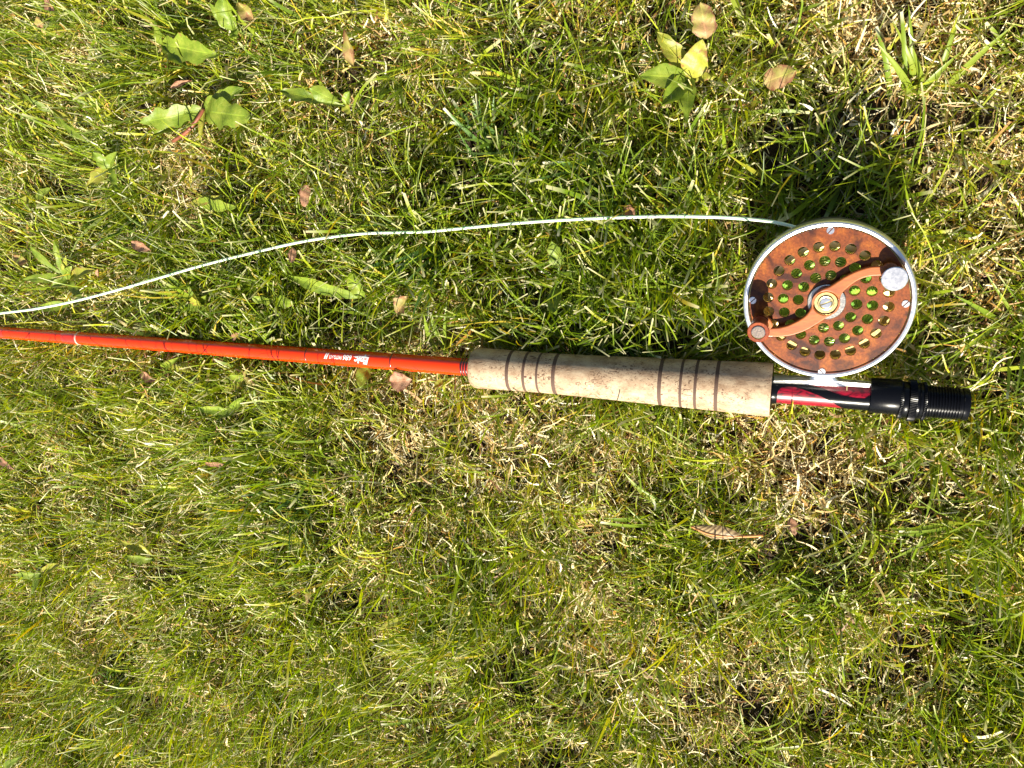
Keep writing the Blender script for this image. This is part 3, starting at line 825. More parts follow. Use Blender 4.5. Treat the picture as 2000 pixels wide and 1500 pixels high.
# weeds: root pixel, then leaves (tip pixel, width in px, shape, material key, lobes, tip height mm)
WEEDS = [
 ("broad pale green dandelion leaves with a jagged edge in the upper left lawn", "dandelion", (318, 85), [((432, 108), 50, 'ovate', 'weed', .22, 34), ((372, 135), 26, 'ovate', 'weed', .15, 28), ((300, 40), 24, 'lance', 'weed', .1, 24)]),
 ("dandelion with two big dark green leaves and a reddish stalk at upper left", "dandelion", (398, 215), [((488, 228), 62, 'blunt', 'weed', .15, 34), ((478, 172), 36, 'ovate', 'weed', .1, 30), ((272, 240), 44, 'ovate', 'weed', .22, 32), ((300, 265), 26, 'ovate', 'weed', .1, 28), ((392, 285), 18, 'lance', 'yweed', .0, 24)]),
 ("upright green leaf cluster touching the top edge above the dandelions", "weed", (452, 58), [((432, -12), 38, 'ovate', 'weed', .12, 34), ((462, 75), 24, 'lance', 'weed', .1, 26), ((408, 4), 20, 'lance', 'weed', .1, 30)]),
 ("long narrow green leaves slanting downward near the left edge of the upper lawn", "weed", (100, 215), [((172, 278), 22, 'lance', 'weed', .05, 32), ((42, 182), 15, 'lance', 'weed', 0, 30), ((140, 232), 14, 'ovate', 'yweed', 0, 30)]),
 ("glossy bright green rosette left of the coarse grass in the upper lawn", "weed", (672, 205), [((546, 178), 24, 'spoon', 'weed', .15, 34), ((604, 172), 28, 'spoon', 'weed', 0, 33), ((684, 178), 20, 'ovate', 'weed', 0, 26), ((688, 222), 22, 'ovate', 'yweed', .1, 24)]),
 ("bright yellow-green weed with several rounded leaves near the top right", "weed", (1345, 150), [((1372, 78), 44, 'ovate', 'yweed', .0, 34), ((1250, 148), 38, 'ovate', 'weed', 0, 33), ((1282, 62), 36, 'ovate', 'yweed', .1, 30), ((1290, 208), 34, 'ovate', 'weed', 0, 30), ((1342, 240), 34, 'lance', 'weed', .1, 30), ((1400, 150), 18, 'lance', 'yweed', .2, 22)]),
 ("low leaf cluster of yellow-green leaves below the upper left dandelions", "weed", (215, 330), [((180, 296), 28, 'ovate', 'weed', .1, 30), ((228, 296), 22, 'ovate', 'weed', 0, 30), ((170, 365), 30, 'lance', 'yweed', .1, 27), ((232, 372), 20, 'ovate', 'weed', 0, 25)]),
 ("small pale weed at the left edge above the line", "weed", (66, 385), [((100, 368), 22, 'ovate', 'weed', 0, 30), ((28, 395), 16, 'lance', 'yweed', 0, 26)]),
 ("single pale folded green leaf lying above the middle of the line", "leaf", (375, 395), [((462, 405), 30, 'ovate', 'weed', .18, 30), ((440, 382), 18, 'lance', 'yweed', 0, 28)]),
 ("large clump of rounded yellow-green leaves just above the line at left", "weed", (132, 545), [((58, 480), 20, 'spoon', 'weed', 0, 34), ((42, 545), 24, 'lance', 'weed', .1, 30), ((110, 465), 24, 'ovate', 'weed', .1, 30), ((190, 528), 26, 'ovate', 'yweed', 0, 34), ((138, 520), 24, 'ovate', 'weed', 0, 30), ((160, 582), 24, 'ovate', 'weed', 0, 28), ((100, 562), 22, 'ovate', 'weed', 0, 28), ((128, 500), 22, 'lance', 'yweed', 0, 30)]),
 ("pale leaf half hidden under the line near the left edge", "leaf", (140, 590), [((78, 598), 22, 'ovate', 'weed', 0, 27)]),
 ("yellow-green leaf cluster between the line and the rod at left", "weed", (392, 598), [((362, 552), 18, 'lance', 'weed', .1, 31), ((378, 572), 26, 'ovate', 'yweed', .2, 33), ((410, 610), 26, 'ovate', 'weed', .2, 30), ((350, 600), 20, 'lance', 'weed', 0, 27), ((405, 575), 20, 'lance', 'weed', .15, 28)]),
 ("two pale blunt leaves side by side midway between line and rod", "leaf pair", (535, 585), [((492, 580), 24, 'blunt', 'weed', .0, 31), ((574, 592), 28, 'ovate', 'weed', .1, 31)]),
 ("rounded green leaf under crossing blades right of centre between line and rod", "leaf", (705, 580), [((688, 528), 34, 'blunt', 'weed', .1, 29), ((560, 535), 30, 'ovate', 'weed', 0, 26)]),
 ("small dark leaves hugging the upper side of the rod", "weed", (505, 668), [((535, 645), 14, 'lance', 'weed', 0, 30), ((484, 662), 16, 'ovate', 'weed', 0, 28)]),
 ("upright green leaf between the line and the grip, nearer the line", "leaf", (1088, 520), [((1078, 470), 32, 'ovate', 'weed', .05, 28)]),
 ("squarish green leaf between the line and the grip, nearer the grip", "leaf", (1090, 560), [((1086, 616), 34, 'blunt', 'weed', 0, 31)]),
 ("dark green leaf under the rod lettering on its lower side", "leaf", (718, 712), [((702, 758), 36, 'ovate', 'weed', 0, 27)]),
 ("yellow-green leaf pointing at the rod from below near the left", "weed", (312, 715), [((352, 697), 18, 'lance', 'weed', 0, 30), ((372, 725), 16, 'ovate', 'yweed', 0, 27), ((335, 735), 14, 'lance', 'half', 0, 26)]),
 ("short bright green leaf with a brown stalk below the rod", "weed", (478, 742), [((444, 732), 20, 'ovate', 'weed', 0, 32), ((486, 718), 10, 'lance', 'half', 0, 30), ((498, 752), 18, 'ovate', 'half', .1, 26), ((432, 768), 20, 'lance', 'yweed', .1, 25)]),
 ("green leaf trio below the rod in the left half of the lawn", "weed", (455, 800), [((425, 815), 18, 'lance', 'weed', 0, 30), ((480, 774), 20, 'ovate', 'weed', 0, 28), ((380, 795), 20, 'ovate', 'weed', .1, 26)]),
 ("pale wavy leaf standing out in the lower left lawn", "leaf", (305, 1092), [((274, 1058), 18, 'spoon', 'yweed', .25, 33), ((240, 1082), 26, 'ovate', 'weed', 0, 28), ((228, 1052), 16, 'ovate', 'yweed', 0, 26)]),
 ("yellow pointed leaf near the left edge in the lower lawn", "leaf", (78, 1118), [((122, 1102), 24, 'ovate', 'yweed', 0, 31), ((20, 1122), 24, 'lance', 'weed', .2, 27), ((62, 1160), 28, 'ovate', 'weed', 0, 25)]),
 ("small glossy yellow-green leaf alone in the lower middle lawn", "leaf", (786, 1212), [((738, 1228), 15, 'blunt', 'yweed', .1, 32)]),
 ("bent green leaf with a bright rim at the bottom edge near the middle", "leaf", (990, 1468), [((942, 1488), 26, 'ovate', 'yweed', 0, 31)]),
 ("leaf with a pale tip in the bottom left corner", "leaf", (5, 1498), [((48, 1476), 20, 'lance', 'weed', 0, 30)]),
]
for wi, (label, cat, root, leaves) in enumerate(WEEDS):
    rp = P(root[0], root[1], 0.010)
    e = empty("weed" if cat in ("weed", "dandelion") else "broad_leaf", Matrix.Translation((rp.x, rp.y, 0.004)))
    if cat == "dandelion": e.name = "dandelion"
    tag(e, label, cat)
    off_ = Vector((rp.x, rp.y, 0.004))
    for li, (tp_, w, shp, mk, lob, zt) in enumerate(leaves):
        zb = 0.021 + 0.003 * RNG.random()
        bpt = P(root[0] + RNG.uniform(-4, 4), root[1] + RNG.uniform(-4, 4), zb)
        tpt = P(tp_[0], tp_[1], zt * 0.001 + 0.0004)
        tv = 0.85 + 0.35 * RNG.random()
        o = leaf_mesh("leaf", bpt - off_, tpt - off_, w * mpp_at(), M[mk], e, droop=RNG.uniform(0.05, 0.28), fold=RNG.uniform(0.05, 0.4), lobes=lob, shape=shp, curl=RNG.uniform(-0.1, 0.25), tint=(tv, tv, tv * 0.95), seed=wi * 31 + li, roll=RNG.uniform(-0.35, 0.35))
        mid_ = bpt.lerp(tpt, 0.15)
        PRESS.append((mid_, bpt.lerp(tpt, 0.95), w * mpp_at() * 0.42, mid_.z - 0.002, tpt.z - 0.003, 0.70))
# red stalk of the second dandelion is a part of it
dn = [o for o in bpy.data.objects if o.get("label", "").startswith("dandelion with two big")][0]
st = [P(398, 212, .024), P(386, 232, .026), P(366, 256, .026), P(338, 276, .022)]
V, F = tube(spline([q - dn.location for q in st], 5), 0.0011, 8); obj("stalk", V, F, M['stem'], dn)

# fallen dry leaves
DRY = [
 ("pinkish tan dry leaf lying right under the rod beside the grip", "dry_leaf", (762, 745), (806, 742), 40, 'dry', 'ovate', 31),
 ("small tan dry leaf touching the upper side of the line right of centre", "dry_leaf", (1224, 402), (1240, 432), 22, 'dry', 'ovate', 30),
 ("brown striped dry leaf upright in the grass left of the coarse tuft", "dry_leaf", (598, 362), (594, 404), 26, 'dry', 'blunt', 31),
 ("small pink-brown dry leaf hanging below the line at left of centre", "dry_leaf", (573, 484), (570, 514), 20, 'dry', 'ovate', 31),
 ("withered yellow and brown leaf twisting upward near the top centre", "withered_leaf", (690, 130), (676, 58), 22, 'half', 'lance', 34),
 ("brown edged half dry leaf at the top edge beside the green cluster", "withered_leaf", (496, 38), (466, 6), 28, 'half', 'ovate', 32),
 ("brown dry leaf at the top left edge of the photo", "dry_leaf", (88, -4), (108, 22), 26, 'dry', 'ovate', 30),
 ("brown and green leaf just below the top left edge leaf", "withered_leaf", (80, 58), (72, 32), 20, 'half', 'ovate', 28),
 ("curled rusty leaf between the two upper left dandelions", "dry_leaf", (334, 172), (376, 158), 13, 'dry', 'lance', 32),
 ("pink and yellow dying leaf standing at the top right weed", "withered_leaf", (1380, 76), (1368, 4), 42, 'half', 'ovate', 36),
 ("half dry leaf with a brown side right of the top right weed", "withered_leaf", (1490, 162), (1556, 138), 38, 'half', 'ovate', 31),
 ("pale pink dry leaf below the rod near its left end", "dry_leaf", (274, 726), (308, 742), 26, 'dry', 'blunt', 29),
 ("whitish dry scrap in the left part of the lawn below the rod", "dry_leaf", (400, 905), (446, 909), 12, 'dry', 'lance', 30),
 ("brown dry scrap at the left edge below the rod", "dry_leaf", (-4, 893), (28, 918), 18, 'dry', 'lance', 30),
 ("pink scrap of leaf touching the upper side of the rod at left", "dry_leaf", (452, 664), (466, 650), 16, 'dry', 'ovate', 28),
 ("rounded pale leaf with brown edge between the line and the rod", "withered_leaf", (776, 612), (798, 578), 34, 'half', 'ovate', 30),
 ("crumpled pinkish leaf above the line in the left lawn", "dry_leaf", (256, 474), (296, 490), 22, 'dry', 'ovate', 29),
 ("olive dead leaf with a whitish fold at the left edge above the line", "withered_leaf", (26, 500), (56, 512), 24, 'half', 'spoon', 32),
 ("reddish brown dead leaf deep in the lawn below the reel", "dry_leaf", (1545, 1010), (1553, 1046), 18, 'dry', 'ovate', 20),
 ("small yellowish leaf scrap below the rod next to the grip front", "dry_leaf", (865, 742), (848, 757), 14, 'yweed', 'ovate', 26),
 ("olive brown leaf leaning in the grass at lower left of centre", "withered_leaf", (605, 1150), (598, 1182), 14, 'half', 'lance', 29),
 ("pinkish dry leaf tip on the right of the leaf clump above the line", "dry_leaf", (190, 540), (192, 526), 12, 'dry', 'ovate', 33),
]
for di, (label, nm, a_, b_, w, mk, shp, z) in enumerate(DRY):
    pa, pb = P(a_[0], a_[1], z * 0.001 - 0.003), P(b_[0], b_[1], z * 0.001)
    c_ = (pa + pb) / 2
    o = leaf_mesh(nm, pa - c_, pb - c_, w * mpp_at(), M[mk], None, droop=RNG.uniform(0.0, 0.2), fold=RNG.uniform(0.1, 0.5), lobes=0.06, shape=shp, curl=RNG.uniform(-0.1, 0.35), tint=(1.05, 1.0, 0.98), seed=900 + di, roll=RNG.uniform(-0.3, 0.3))
    o.location = c_
    tag(o, label, "dry leaf" if nm == "dry_leaf" else "withered leaf")
    PRESS.append((pa.lerp(pb, .15), pa.lerp(pb, .95), w * mpp_at() * 0.42, pa.z - 0.001, pb.z - 0.002, 0.70))
# small brown feather
fp = [P(1350, 1028, .026), P(1385, 1043, .029), P(1430, 1048, .030), P(1490, 1046, .026)]
fc = fp[1].copy()
fe = empty("feather", Matrix.Translation(fc))
tag(fe, "small orange-brown striped feather lying below the grip", "feather")
sh = spline([q - fc for q in fp], 8)
V, F = tube(sh, 0.00075, 8)
M['shaft'] = simple("orange_feather_shaft", (0.55, 0.24, 0.08), 0.4, bscale=800, var=0.2)
obj("shaft", V, F, M['shaft'], fe)
for sgn, wv in ((1, 0.0062), (-1, 0.0018)):
    V, F, T = [], [], []
    n = 17
    for i in range(n):
        p = sh[i]; t_ = (sh[i + 1] - sh[max(0, i - 1)]).normalized(); sd_ = Vector((-t_.y, t_.x, 0)) * sgn
        ww = wv * math.sin(math.pi * (0.12 + 0.85 * i / (n - 1))) ** 0.7
        for j in range(5):
            q = j / 4
            V.append(p + sd_ * (ww * q) + t_ * (0.0045 * q) + Vector((0, 0, 0.001 * math.sin(q * 2.2) - 0.001 * q * q)))
            k_ = (0.10, 0.055, 0.025, 1) if (i % 2) else (0.42, 0.30, 0.15, 1)
            T.append(k_)
    for i in range(n - 1):
        for j in range(4): F.append((i * 5 + j, i * 5 + j + 1, (i + 1) * 5 + j + 1, (i + 1) * 5 + j))
    o = obj("vane", V, F, M['straw'], fe)
    o.data.attributes.new("tint", 'FLOAT_COLOR', 'POINT').data.foreach_set("color", np.array(T, dtype=np.float32).ravel())
PRESS.append((fp[0], fp[3], 0.004, .024, .024, 0.9))

# ------------------------------------------------------------------ coarse grass tufts: countable, every blade a part
def coarse_blade(base, heading, ln, wd, lean0, lean1, tint, parent, cut=False, tipcol=None):
    n = 9
    V, F, T = [], [], []
    h = Vector((math.cos(heading), math.sin(heading), 0)); s = Vector((-h.y, h.x, 0))
    tw = RNG.uniform(-0.5, 0.5); p = Vector(base)
    cw = RNG.uniform(-0.35, 0.35)
    for i in range(n):
        t = i / (n - 1)
        a = lean0 + (lean1 - lean0) * t
        d = h * math.sin(a) + Vector((0, 0, 1)) * math.cos(a) + s * (cw * t)
        if i: p = p + d * (ln / (n - 1))
        if p.z + base[2] * 0 < -0.004: p.z = -0.004
        nrm = d.cross(s).normalized()
        sv = (s * math.cos(tw * t) + nrm * math.sin(tw * t))
        w = wd * (0.55 + 0.45 * math.sin(math.pi * min(1, 0.25 + t * 0.6))) * ((1 - t ** 3) if not cut else (1 - 0.35 * t)) + 0.00012
        for j in (-1, 0, 1):
            V.append(p + sv * (j * w / 2) + nrm * (0.16 * w * abs(j)))
            k = 0.85 + 0.3 * t
            c_ = [tint[0] * k, tint[1] * k, tint[2] * k, 1]
            if cut and t > 0.93: c_ = [0.62, 0.58, 0.42, 1]
            if j == 0: c_ = [c_[0] * 1.15, c_[1] * 1.12, c_[2] * 1.2, 1]
            T.append(c_)
    for i in range(n - 1):
        for j in range(2): F.append((i * 3 + j, i * 3 + j + 1, (i + 1) * 3 + j + 1, (i + 1) * 3 + j))
    o = obj("blade", V, F, M['blade'], parent)
    o.data.attributes.new("tint", 'FLOAT_COLOR', 'POINT').data.foreach_set("color", np.array(T, dtype=np.float32).ravel())
    return p
# label, root px, picture direction (deg, 90 = up), spread, blades, length mm, width mm, tone
TUFTS = [
 ("upright tuft of broad dark green grass in the deep gap near the top centre", (965, 300), 92, 55, 12, 38, 2.6, 0),
 ("fan of dark blue-green blades spreading down-left below the line near the centre", (870, 470), 218, 40, 14, 40, 2.5, 0),
 ("coarse grass tuft with light blade tips left of the top centre", (780, 150), 250, 60, 8, 32, 2.4, 1),
 ("tuft of wide pale green blades at the top right", (1800, 175), 95, 45, 9, 34, 2.8, 1),
 ("coarse dark grass tuft sprouting in the lower left lawn below the rod", (585, 960), 250, 90, 12, 34, 2.4, 0),
 ("tuft of three long flat blades in the lawn below the grip", (1300, 1010), 165, 60, 6, 36, 2.8, 1),
 ("splayed flat blades near the bottom edge right of centre", (1290, 1270), 265, 70, 7, 32, 2.8, 1),
 ("dark leafy tuft in the bottom left shadow hole", (230, 1330), 40, 120, 10, 28, 2.2, 0),
 ("coarse tuft near the right edge well below the reel seat", (1880, 1010), 220, 60, 7, 36, 2.4, 1),
 ("pale flat blades standing under the rod lettering at left", (520, 800), 95, 50, 6, 32, 2.5, 2),
 ("few wide curled green blades just above the grip front end", (868, 690), 75, 30, 4, 36, 3.4, 1),
 ("tuft of dark blades leaning from the upper side of the cork grip", (1200, 668), 70, 110, 12, 30, 1.9, 0),
 ("coarse green tuft below the reel in the lower right lawn", (1640, 1180), 100, 120, 9, 34, 2.2, 1),
 ("long arching blades at the bottom edge in the right half", (1440, 1440), 60, 80, 10, 36, 2.2, 1),
 ("thick dark green blades above the right half of the line", (1160, 330), 200, 110, 9, 34, 2.3, 0),
 ("tuft of broad blades in the top left lawn beside the clump of leaves", (290, 120), 240, 60, 6, 34, 2.3, 1),
 ("broad light blades at the right edge above the reel seat", (1950, 640), 200, 70, 7, 36, 2.2, 1),
 ("loose dark tuft at the left edge above the line", (250, 420), 300, 80, 8, 30, 2.4, 0),
 ("short wide blades between the weed cluster and rod at left", (300, 600), 20, 120, 10, 26, 2.0, 0),
 ("bright broad blades below the reel seat at the right", (1830, 880), 280, 100, 8, 32, 2.3, 1),
 ("pale thick tuft near the bottom left of centre", (860, 1410), 250, 100, 9, 34, 2.3, 1),
 ("tuft of wide blades in the lawn under the grip at centre left", (960, 1090), 200, 140, 7, 30, 2.0, 1),
]
TONES = [((0.055, 0.115, 0.022), (0.085, 0.16, 0.03)), ((0.13, 0.20, 0.018), (0.21, 0.26, 0.03)), ((0.20, 0.26, 0.08), (0.26, 0.30, 0.12))]
TUFT_XY = []
for (label, root, ang, spread, nb, ln, wd, tone) in TUFTS:
    rp = P(root[0], root[1], 0.006)
    e = empty("grass_tuft", Matrix.Translation((rp.x, rp.y, 0.002)))
    tag(e, label, "grass tuft", "coarse grass tufts in the lawn")
    TUFT_XY.append((rp.x, rp.y))
    for k in range(nb):
        hd = R_(ang + RNG.uniform(-spread, spread))
        c0_, c1_ = TONES[tone]; u = RNG.random()
        col = [c0_[i] + (c1_[i] - c0_[i]) * u for i in range(3)]
        l_ = ln * RNG.uniform(0.85, 1.35) * 0.001
        bs = (RNG.normal(0, 0.005), RNG.normal(0, 0.005), 0.0)
        coarse_blade(bs, hd, l_, wd * RNG.uniform(0.7, 1.2) * 0.001, R_(RNG.uniform(5, 30)), R_(RNG.uniform(45, 95)), col, e, cut=RNG.random() < 0.35)

# ------------------------------------------------------------------ lawn
def vnoise(x, y, sc, seed):
    """smooth value noise 0..1"""
    rg = np.random.default_rng(seed); tb = rg.random((64, 64))
    u, v = x * sc + 500, y * sc + 500
    i, j = np.floor(u).astype(int), np.floor(v).astype(int); fu, fv = u - i, v - j
    fu, fv = fu * fu * (3 - 2 * fu), fv * fv * (3 - 2 * fv)
    g_ = lambda a, b_: tb[a % 64, b_ % 64]
    return (g_(i, j) * (1 - fu) + g_(i + 1, j) * fu) * (1 - fv) + (g_(i, j + 1) * (1 - fu) + g_(i + 1, j + 1) * fu) * fv
def bumps(x, y, lst):
    out = np.zeros_like(x)
    for (px, py, rad, amp) in lst:
        q = P(px, py, 0.012); rm = rad * mpp_at()
        out += amp * np.exp(-((x - q.x) ** 2 + (y - q.y) ** 2) / (2 * rm * rm))
    return out
LUSH = [(960, 300, 90, 1.0), (820, 500, 110, .8), (1100, 640, 110, .8), (560, 960, 90, .9), (220, 1320, 80, .8), (480, 620, 120, .7), (1250, 640, 110, .7), (1150, 380, 110, .6), (300, 110, 70, .4), (1620, 320, 150, .4), (1750, 1150, 160, .15), (330, 700, 100, .4), (1900, 1180, 120, .2)]
BARE = [(1540, 900, 90, 1.0), (1640, 960, 80, .8), (1200, 930, 130, .9), (880, 850, 110, .8), (760, 90, 90, .8), (190, 120, 60, .9), (380, 345, 50, .7), (1270, 1330, 130, .5), (720, 1340, 120, .6), (1850, 60, 110, .7), (1600, 60, 110, .6), (1950, 330, 90, .7), (780, 640, 60, .4), (850, 660, 70, .6), (680, 760, 80, .4), (1500, 520, 60, .5), (1250, 500, 90, .4), (350, 330, 60, .5), (1900, 900, 80, .5), (1080, 1180, 120, .4), (160, 1240, 80, .4)]
GAPS = [(1000, 330, 26), (930, 255, 30), (875, 375, 24), (1530, 270, 30), (560, 1005, 26), (605, 930, 24), (470, 625, 30), (650, 605, 30), (1180, 655, 34), (1350, 655, 34), (1270, 670, 26), (1650, 380, 30), (215, 1320, 30), (300, 1365, 26), (1500, 1100, 26), (1560, 1060, 22), (700, 615, 24), (1330, 972, 24), (1290, 1258, 22), (1470, 1400, 26), (1800, 230, 24), (1720, 205, 22), (1760, 1240, 26), (1290, 22, 20), (1880, 1180, 26), (640, 860, 20), (525, 735, 18), (1090, 330, 20), (1170, 350, 22), (390, 165, 22), (420, 40, 20), (490, 45, 18), (120, 225, 18), (60, 440, 18), (1020, 890, 16), (1240, 560, 20), (1130, 540, 16), (1700, 1330, 24), (1950, 1250, 26), (1600, 1420, 22), (1560, 200, 20), (1930, 220, 24), (1820, 640, 24), (1900, 720, 22), (520, 1090, 18), (340, 870, 16), (120, 950, 18), (90, 1060, 18), (880, 1210, 16), (1010, 1300, 18), (700, 1110, 16)]
def gaps(x, y):
    g = bumps(x, y, [(a, b_, r_ * 1.05, 1.25) for a, b_, r_ in GAPS])
    n_ = np.clip((vnoise(x, y, 75, 21) - 0.70) * 5.0, 0, 1) + np.clip((vnoise(x, y, 130, 22) - 0.76) * 6.0, 0, 1)
    return np.clip(g + n_, 0, 1)
def build_ribbons(name, X, Y, Z0, head, ln, lean0, lean1, wd, roll, colb, colt, K, cut, mat, bend=None, press=True, tipcol=None):
    N = len(X)
    t = np.linspace(0, 1, K)[None, :]
    ang = lean0[:, None] + (lean1 - lean0)[:, None] * t ** 1.3
    hd = head[:, None] + (bend[:, None] * t if bend is not None else 0)
    seg = (ln / (K - 1))[:, None]
    dx, dy, dz = np.sin(ang) * np.cos(hd) * seg, np.sin(ang) * np.sin(hd) * seg, np.cos(ang) * seg
    z0 = np.zeros((N, 1))
    PX = X[:, None] + np.concatenate([z0, np.cumsum(dx[:, :-1], 1)], 1)
    PY = Y[:, None] + np.concatenate([z0, np.cumsum(dy[:, :-1], 1)], 1)
    PZ = Z0[:, None] + np.concatenate([z0, np.cumsum(dz[:, :-1], 1)], 1)
    PZ = np.maximum(PZ, Z0[:, None] * 0.3 + 0.0015)
    if press:
        sc = np.ones(N); lucky = RNG.random(N)
        for (a_, b_, rr, za, zb, share) in PRESS:
            pad = rr + 0.05
            sel = np.where((X > min(a_.x, b_.x) - pad) & (X < max(a_.x, b_.x) + pad) & (Y > min(a_.y, b_.y) - pad) & (Y < max(a_.y, b_.y) + pad) & (lucky < share))[0]
            if len(sel) == 0: continue
            ex, ey = b_.x - a_.x, b_.y - a_.y; L2 = ex * ex + ey * ey + 1e-12
            qx, qy = PX[sel] - a_.x, PY[sel] - a_.y
            u = np.clip((qx * ex + qy * ey) / L2, 0, 1)
            d = np.hypot(qx - u * ex, qy - u * ey)
            zlim = za + (zb - za) * u
            # under the middle of a round thing there is less room than at its flank
            inside = d < rr + 0.0012
            if share >= 1.0 and rr > 0.006:
                # a few blades rooted beside the rod lean over its edge
                d0 = d[:, 0]; over = (lucky[sel] > 0.988) & (d0 > rr + 0.0015) & (PZ[sel].max(1) > zlim.max(1))
                io = sel[over]
                if len(io):
                    ztop = zlim[over] + np.sqrt(np.maximum(rr * rr - np.minimum(d[over], rr) ** 2, 0)) + rr * 0.55 + 0.0008
                    near = d[over] < rr + 0.0025
                    PZ[io] = np.where(near, np.maximum(PZ[io], ztop), PZ[io])
                    inside = inside & ~over[:, None]
            f_ = np.where(inside & (PZ[sel] > zlim), np.maximum(0.12, zlim / np.maximum(PZ[sel], 1e-5)), 1.0).min(1)
            sc[sel] = np.minimum(sc[sel], f_)
        cz = C - NZ * (DW + 0.001)
        d = np.hypot(PX - cz.x, PY - cz.y)
        zl_ = cz.z - ((PX - cz.x) * NZ.x + (PY - cz.y) * NZ.y) / NZ.z
        f_ = np.where((d < 0.0385) & (PZ > zl_), np.maximum(0.12, zl_ / np.maximum(PZ, 1e-5)), 1.0).min(1)
        sc = np.minimum(sc, f_)
        PZ = PZ * sc[:, None]
    # width direction: level, across the heading, rolled about the blade
    px_, py_ = -np.sin(hd) * np.ones_like(ang), np.cos(hd) * np.ones_like(ang)
    nx_, ny_, nz_ = np.cos(ang) * np.cos(hd), np.cos(ang) * np.sin(hd), -np.sin(ang)
    rl = roll[:, None] * (0.4 + 0.6 * t)
    cx, sx_ = np.cos(rl), np.sin(rl)
    wx, wy, wz = px_ * cx + nx_ * sx_, py_ * cx + ny_ * sx_, nz_ * sx_
    taper = np.where(cut[:, None], 1 - 0.3 * t, (1 - t ** 2.2)) * (0.65 + 0.35 * np.sin(np.pi * np.clip(0.2 + t * 0.7, 0, 1)))
    hw = (wd / 2)[:, None] * np.maximum(taper, 0.07)
    A = np.stack([PX - wx * hw, PY - wy * hw, PZ - wz * hw], -1)
    B_ = np.stack([PX + wx * hw, PY + wy * hw, PZ + wz * hw], -1)
    VV = np.stack([A, B_], 2).reshape(-1, 3).astype(np.float32)            # N,K,2
    base = (np.arange(N) * K * 2)[:, None] + (np.arange(K - 1) * 2)[None, :]
    Q = np.stack([base, base + 1, base + 3, base + 2], -1).reshape(-1, 4).astype(np.int32)
    cc = colb[:, None, :] + (colt - colb)[:, None, :] * np.clip(t * 1.5, 0, 1)[..., None]
    if tipcol is not None:
        cc[:, -1, :] = np.where(cut[:, None], tipcol, cc[:, -1, :])
    cc = np.repeat(cc[:, :, None, :], 2, 2).reshape(-1, 3)
    CC = np.concatenate([cc, np.ones((len(cc), 1))], 1).astype(np.float32)
    me = bpy.data.meshes.new(name)
    me.vertices.add(len(VV)); me.vertices.foreach_set("co", VV.ravel())
    me.loops.add(Q.size); me.loops.foreach_set("vertex_index", Q.ravel())
    me.polygons.add(len(Q)); me.polygons.foreach_set("loop_start", np.arange(0, Q.size, 4, dtype=np.int32))
    me.polygons.foreach_set("use_smooth", np.ones(len(Q), dtype=bool))
    me.update(calc_edges=True)
    at = me.attributes.new("tint", 'FLOAT_COLOR', 'POINT'); at.data.foreach_set("color", CC.ravel())
    me.materials.append(mat)
    return link(bpy.data.objects.new(name, me))
def scatter(n, box, keep):
    """random roots in a box, thinned by keep(x, y) in 0..1"""
    xs, ys = np.empty(0), np.empty(0)
    while len(xs) < n:
        x = RNG.uniform(box[0], box[1], n); y = RNG.uniform(box[2], box[3], n)
        k = RNG.random(n) < keep(x, y)
        xs = np.concatenate([xs, x[k]]); ys = np.concatenate([ys, y[k]])
    return xs[:n], ys[:n]
CORE = (-0.66, 0.22, -0.50, 0.24)
def lush(x, y): return np.clip(bumps(x, y, LUSH) + 0.55 * (vnoise(x, y, 16, 3) - 0.5), -0.3, 1.2)
def bare(x, y): return np.clip(bumps(x, y, BARE) + 0.9 * (vnoise(x, y, 22, 5) - 0.55), 0, 1.1)
def pick(pal, n, p=None):
    pal = np.array(pal); k = RNG.choice(len(pal), n, p=p)
    return pal[k] * RNG.uniform(0.8, 1.2, (n, 1))
GREENS = [(0.150, 0.225, 0.009), (0.22, 0.295, 0.011), (0.31, 0.355, 0.015), (0.41, 0.39, 0.03), (0.105, 0.17, 0.012), (0.47, 0.34, 0.03), (0.19, 0.25, 0.06)]
GP_ = [0.24, 0.25, 0.2, 0.1, 0.12, 0.04, 0.05]
STRAWS = [(0.62, 0.49, 0.24), (0.50, 0.35, 0.14), (0.72, 0.62, 0.38), (0.34, 0.19, 0.06), (0.48, 0.25, 0.05), (0.76, 0.70, 0.52), (0.46, 0.39, 0.07), (0.18, 0.08, 0.03)]
SP_ = [0.25, 0.17, 0.20, 0.10, 0.06, 0.10, 0.07, 0.05]

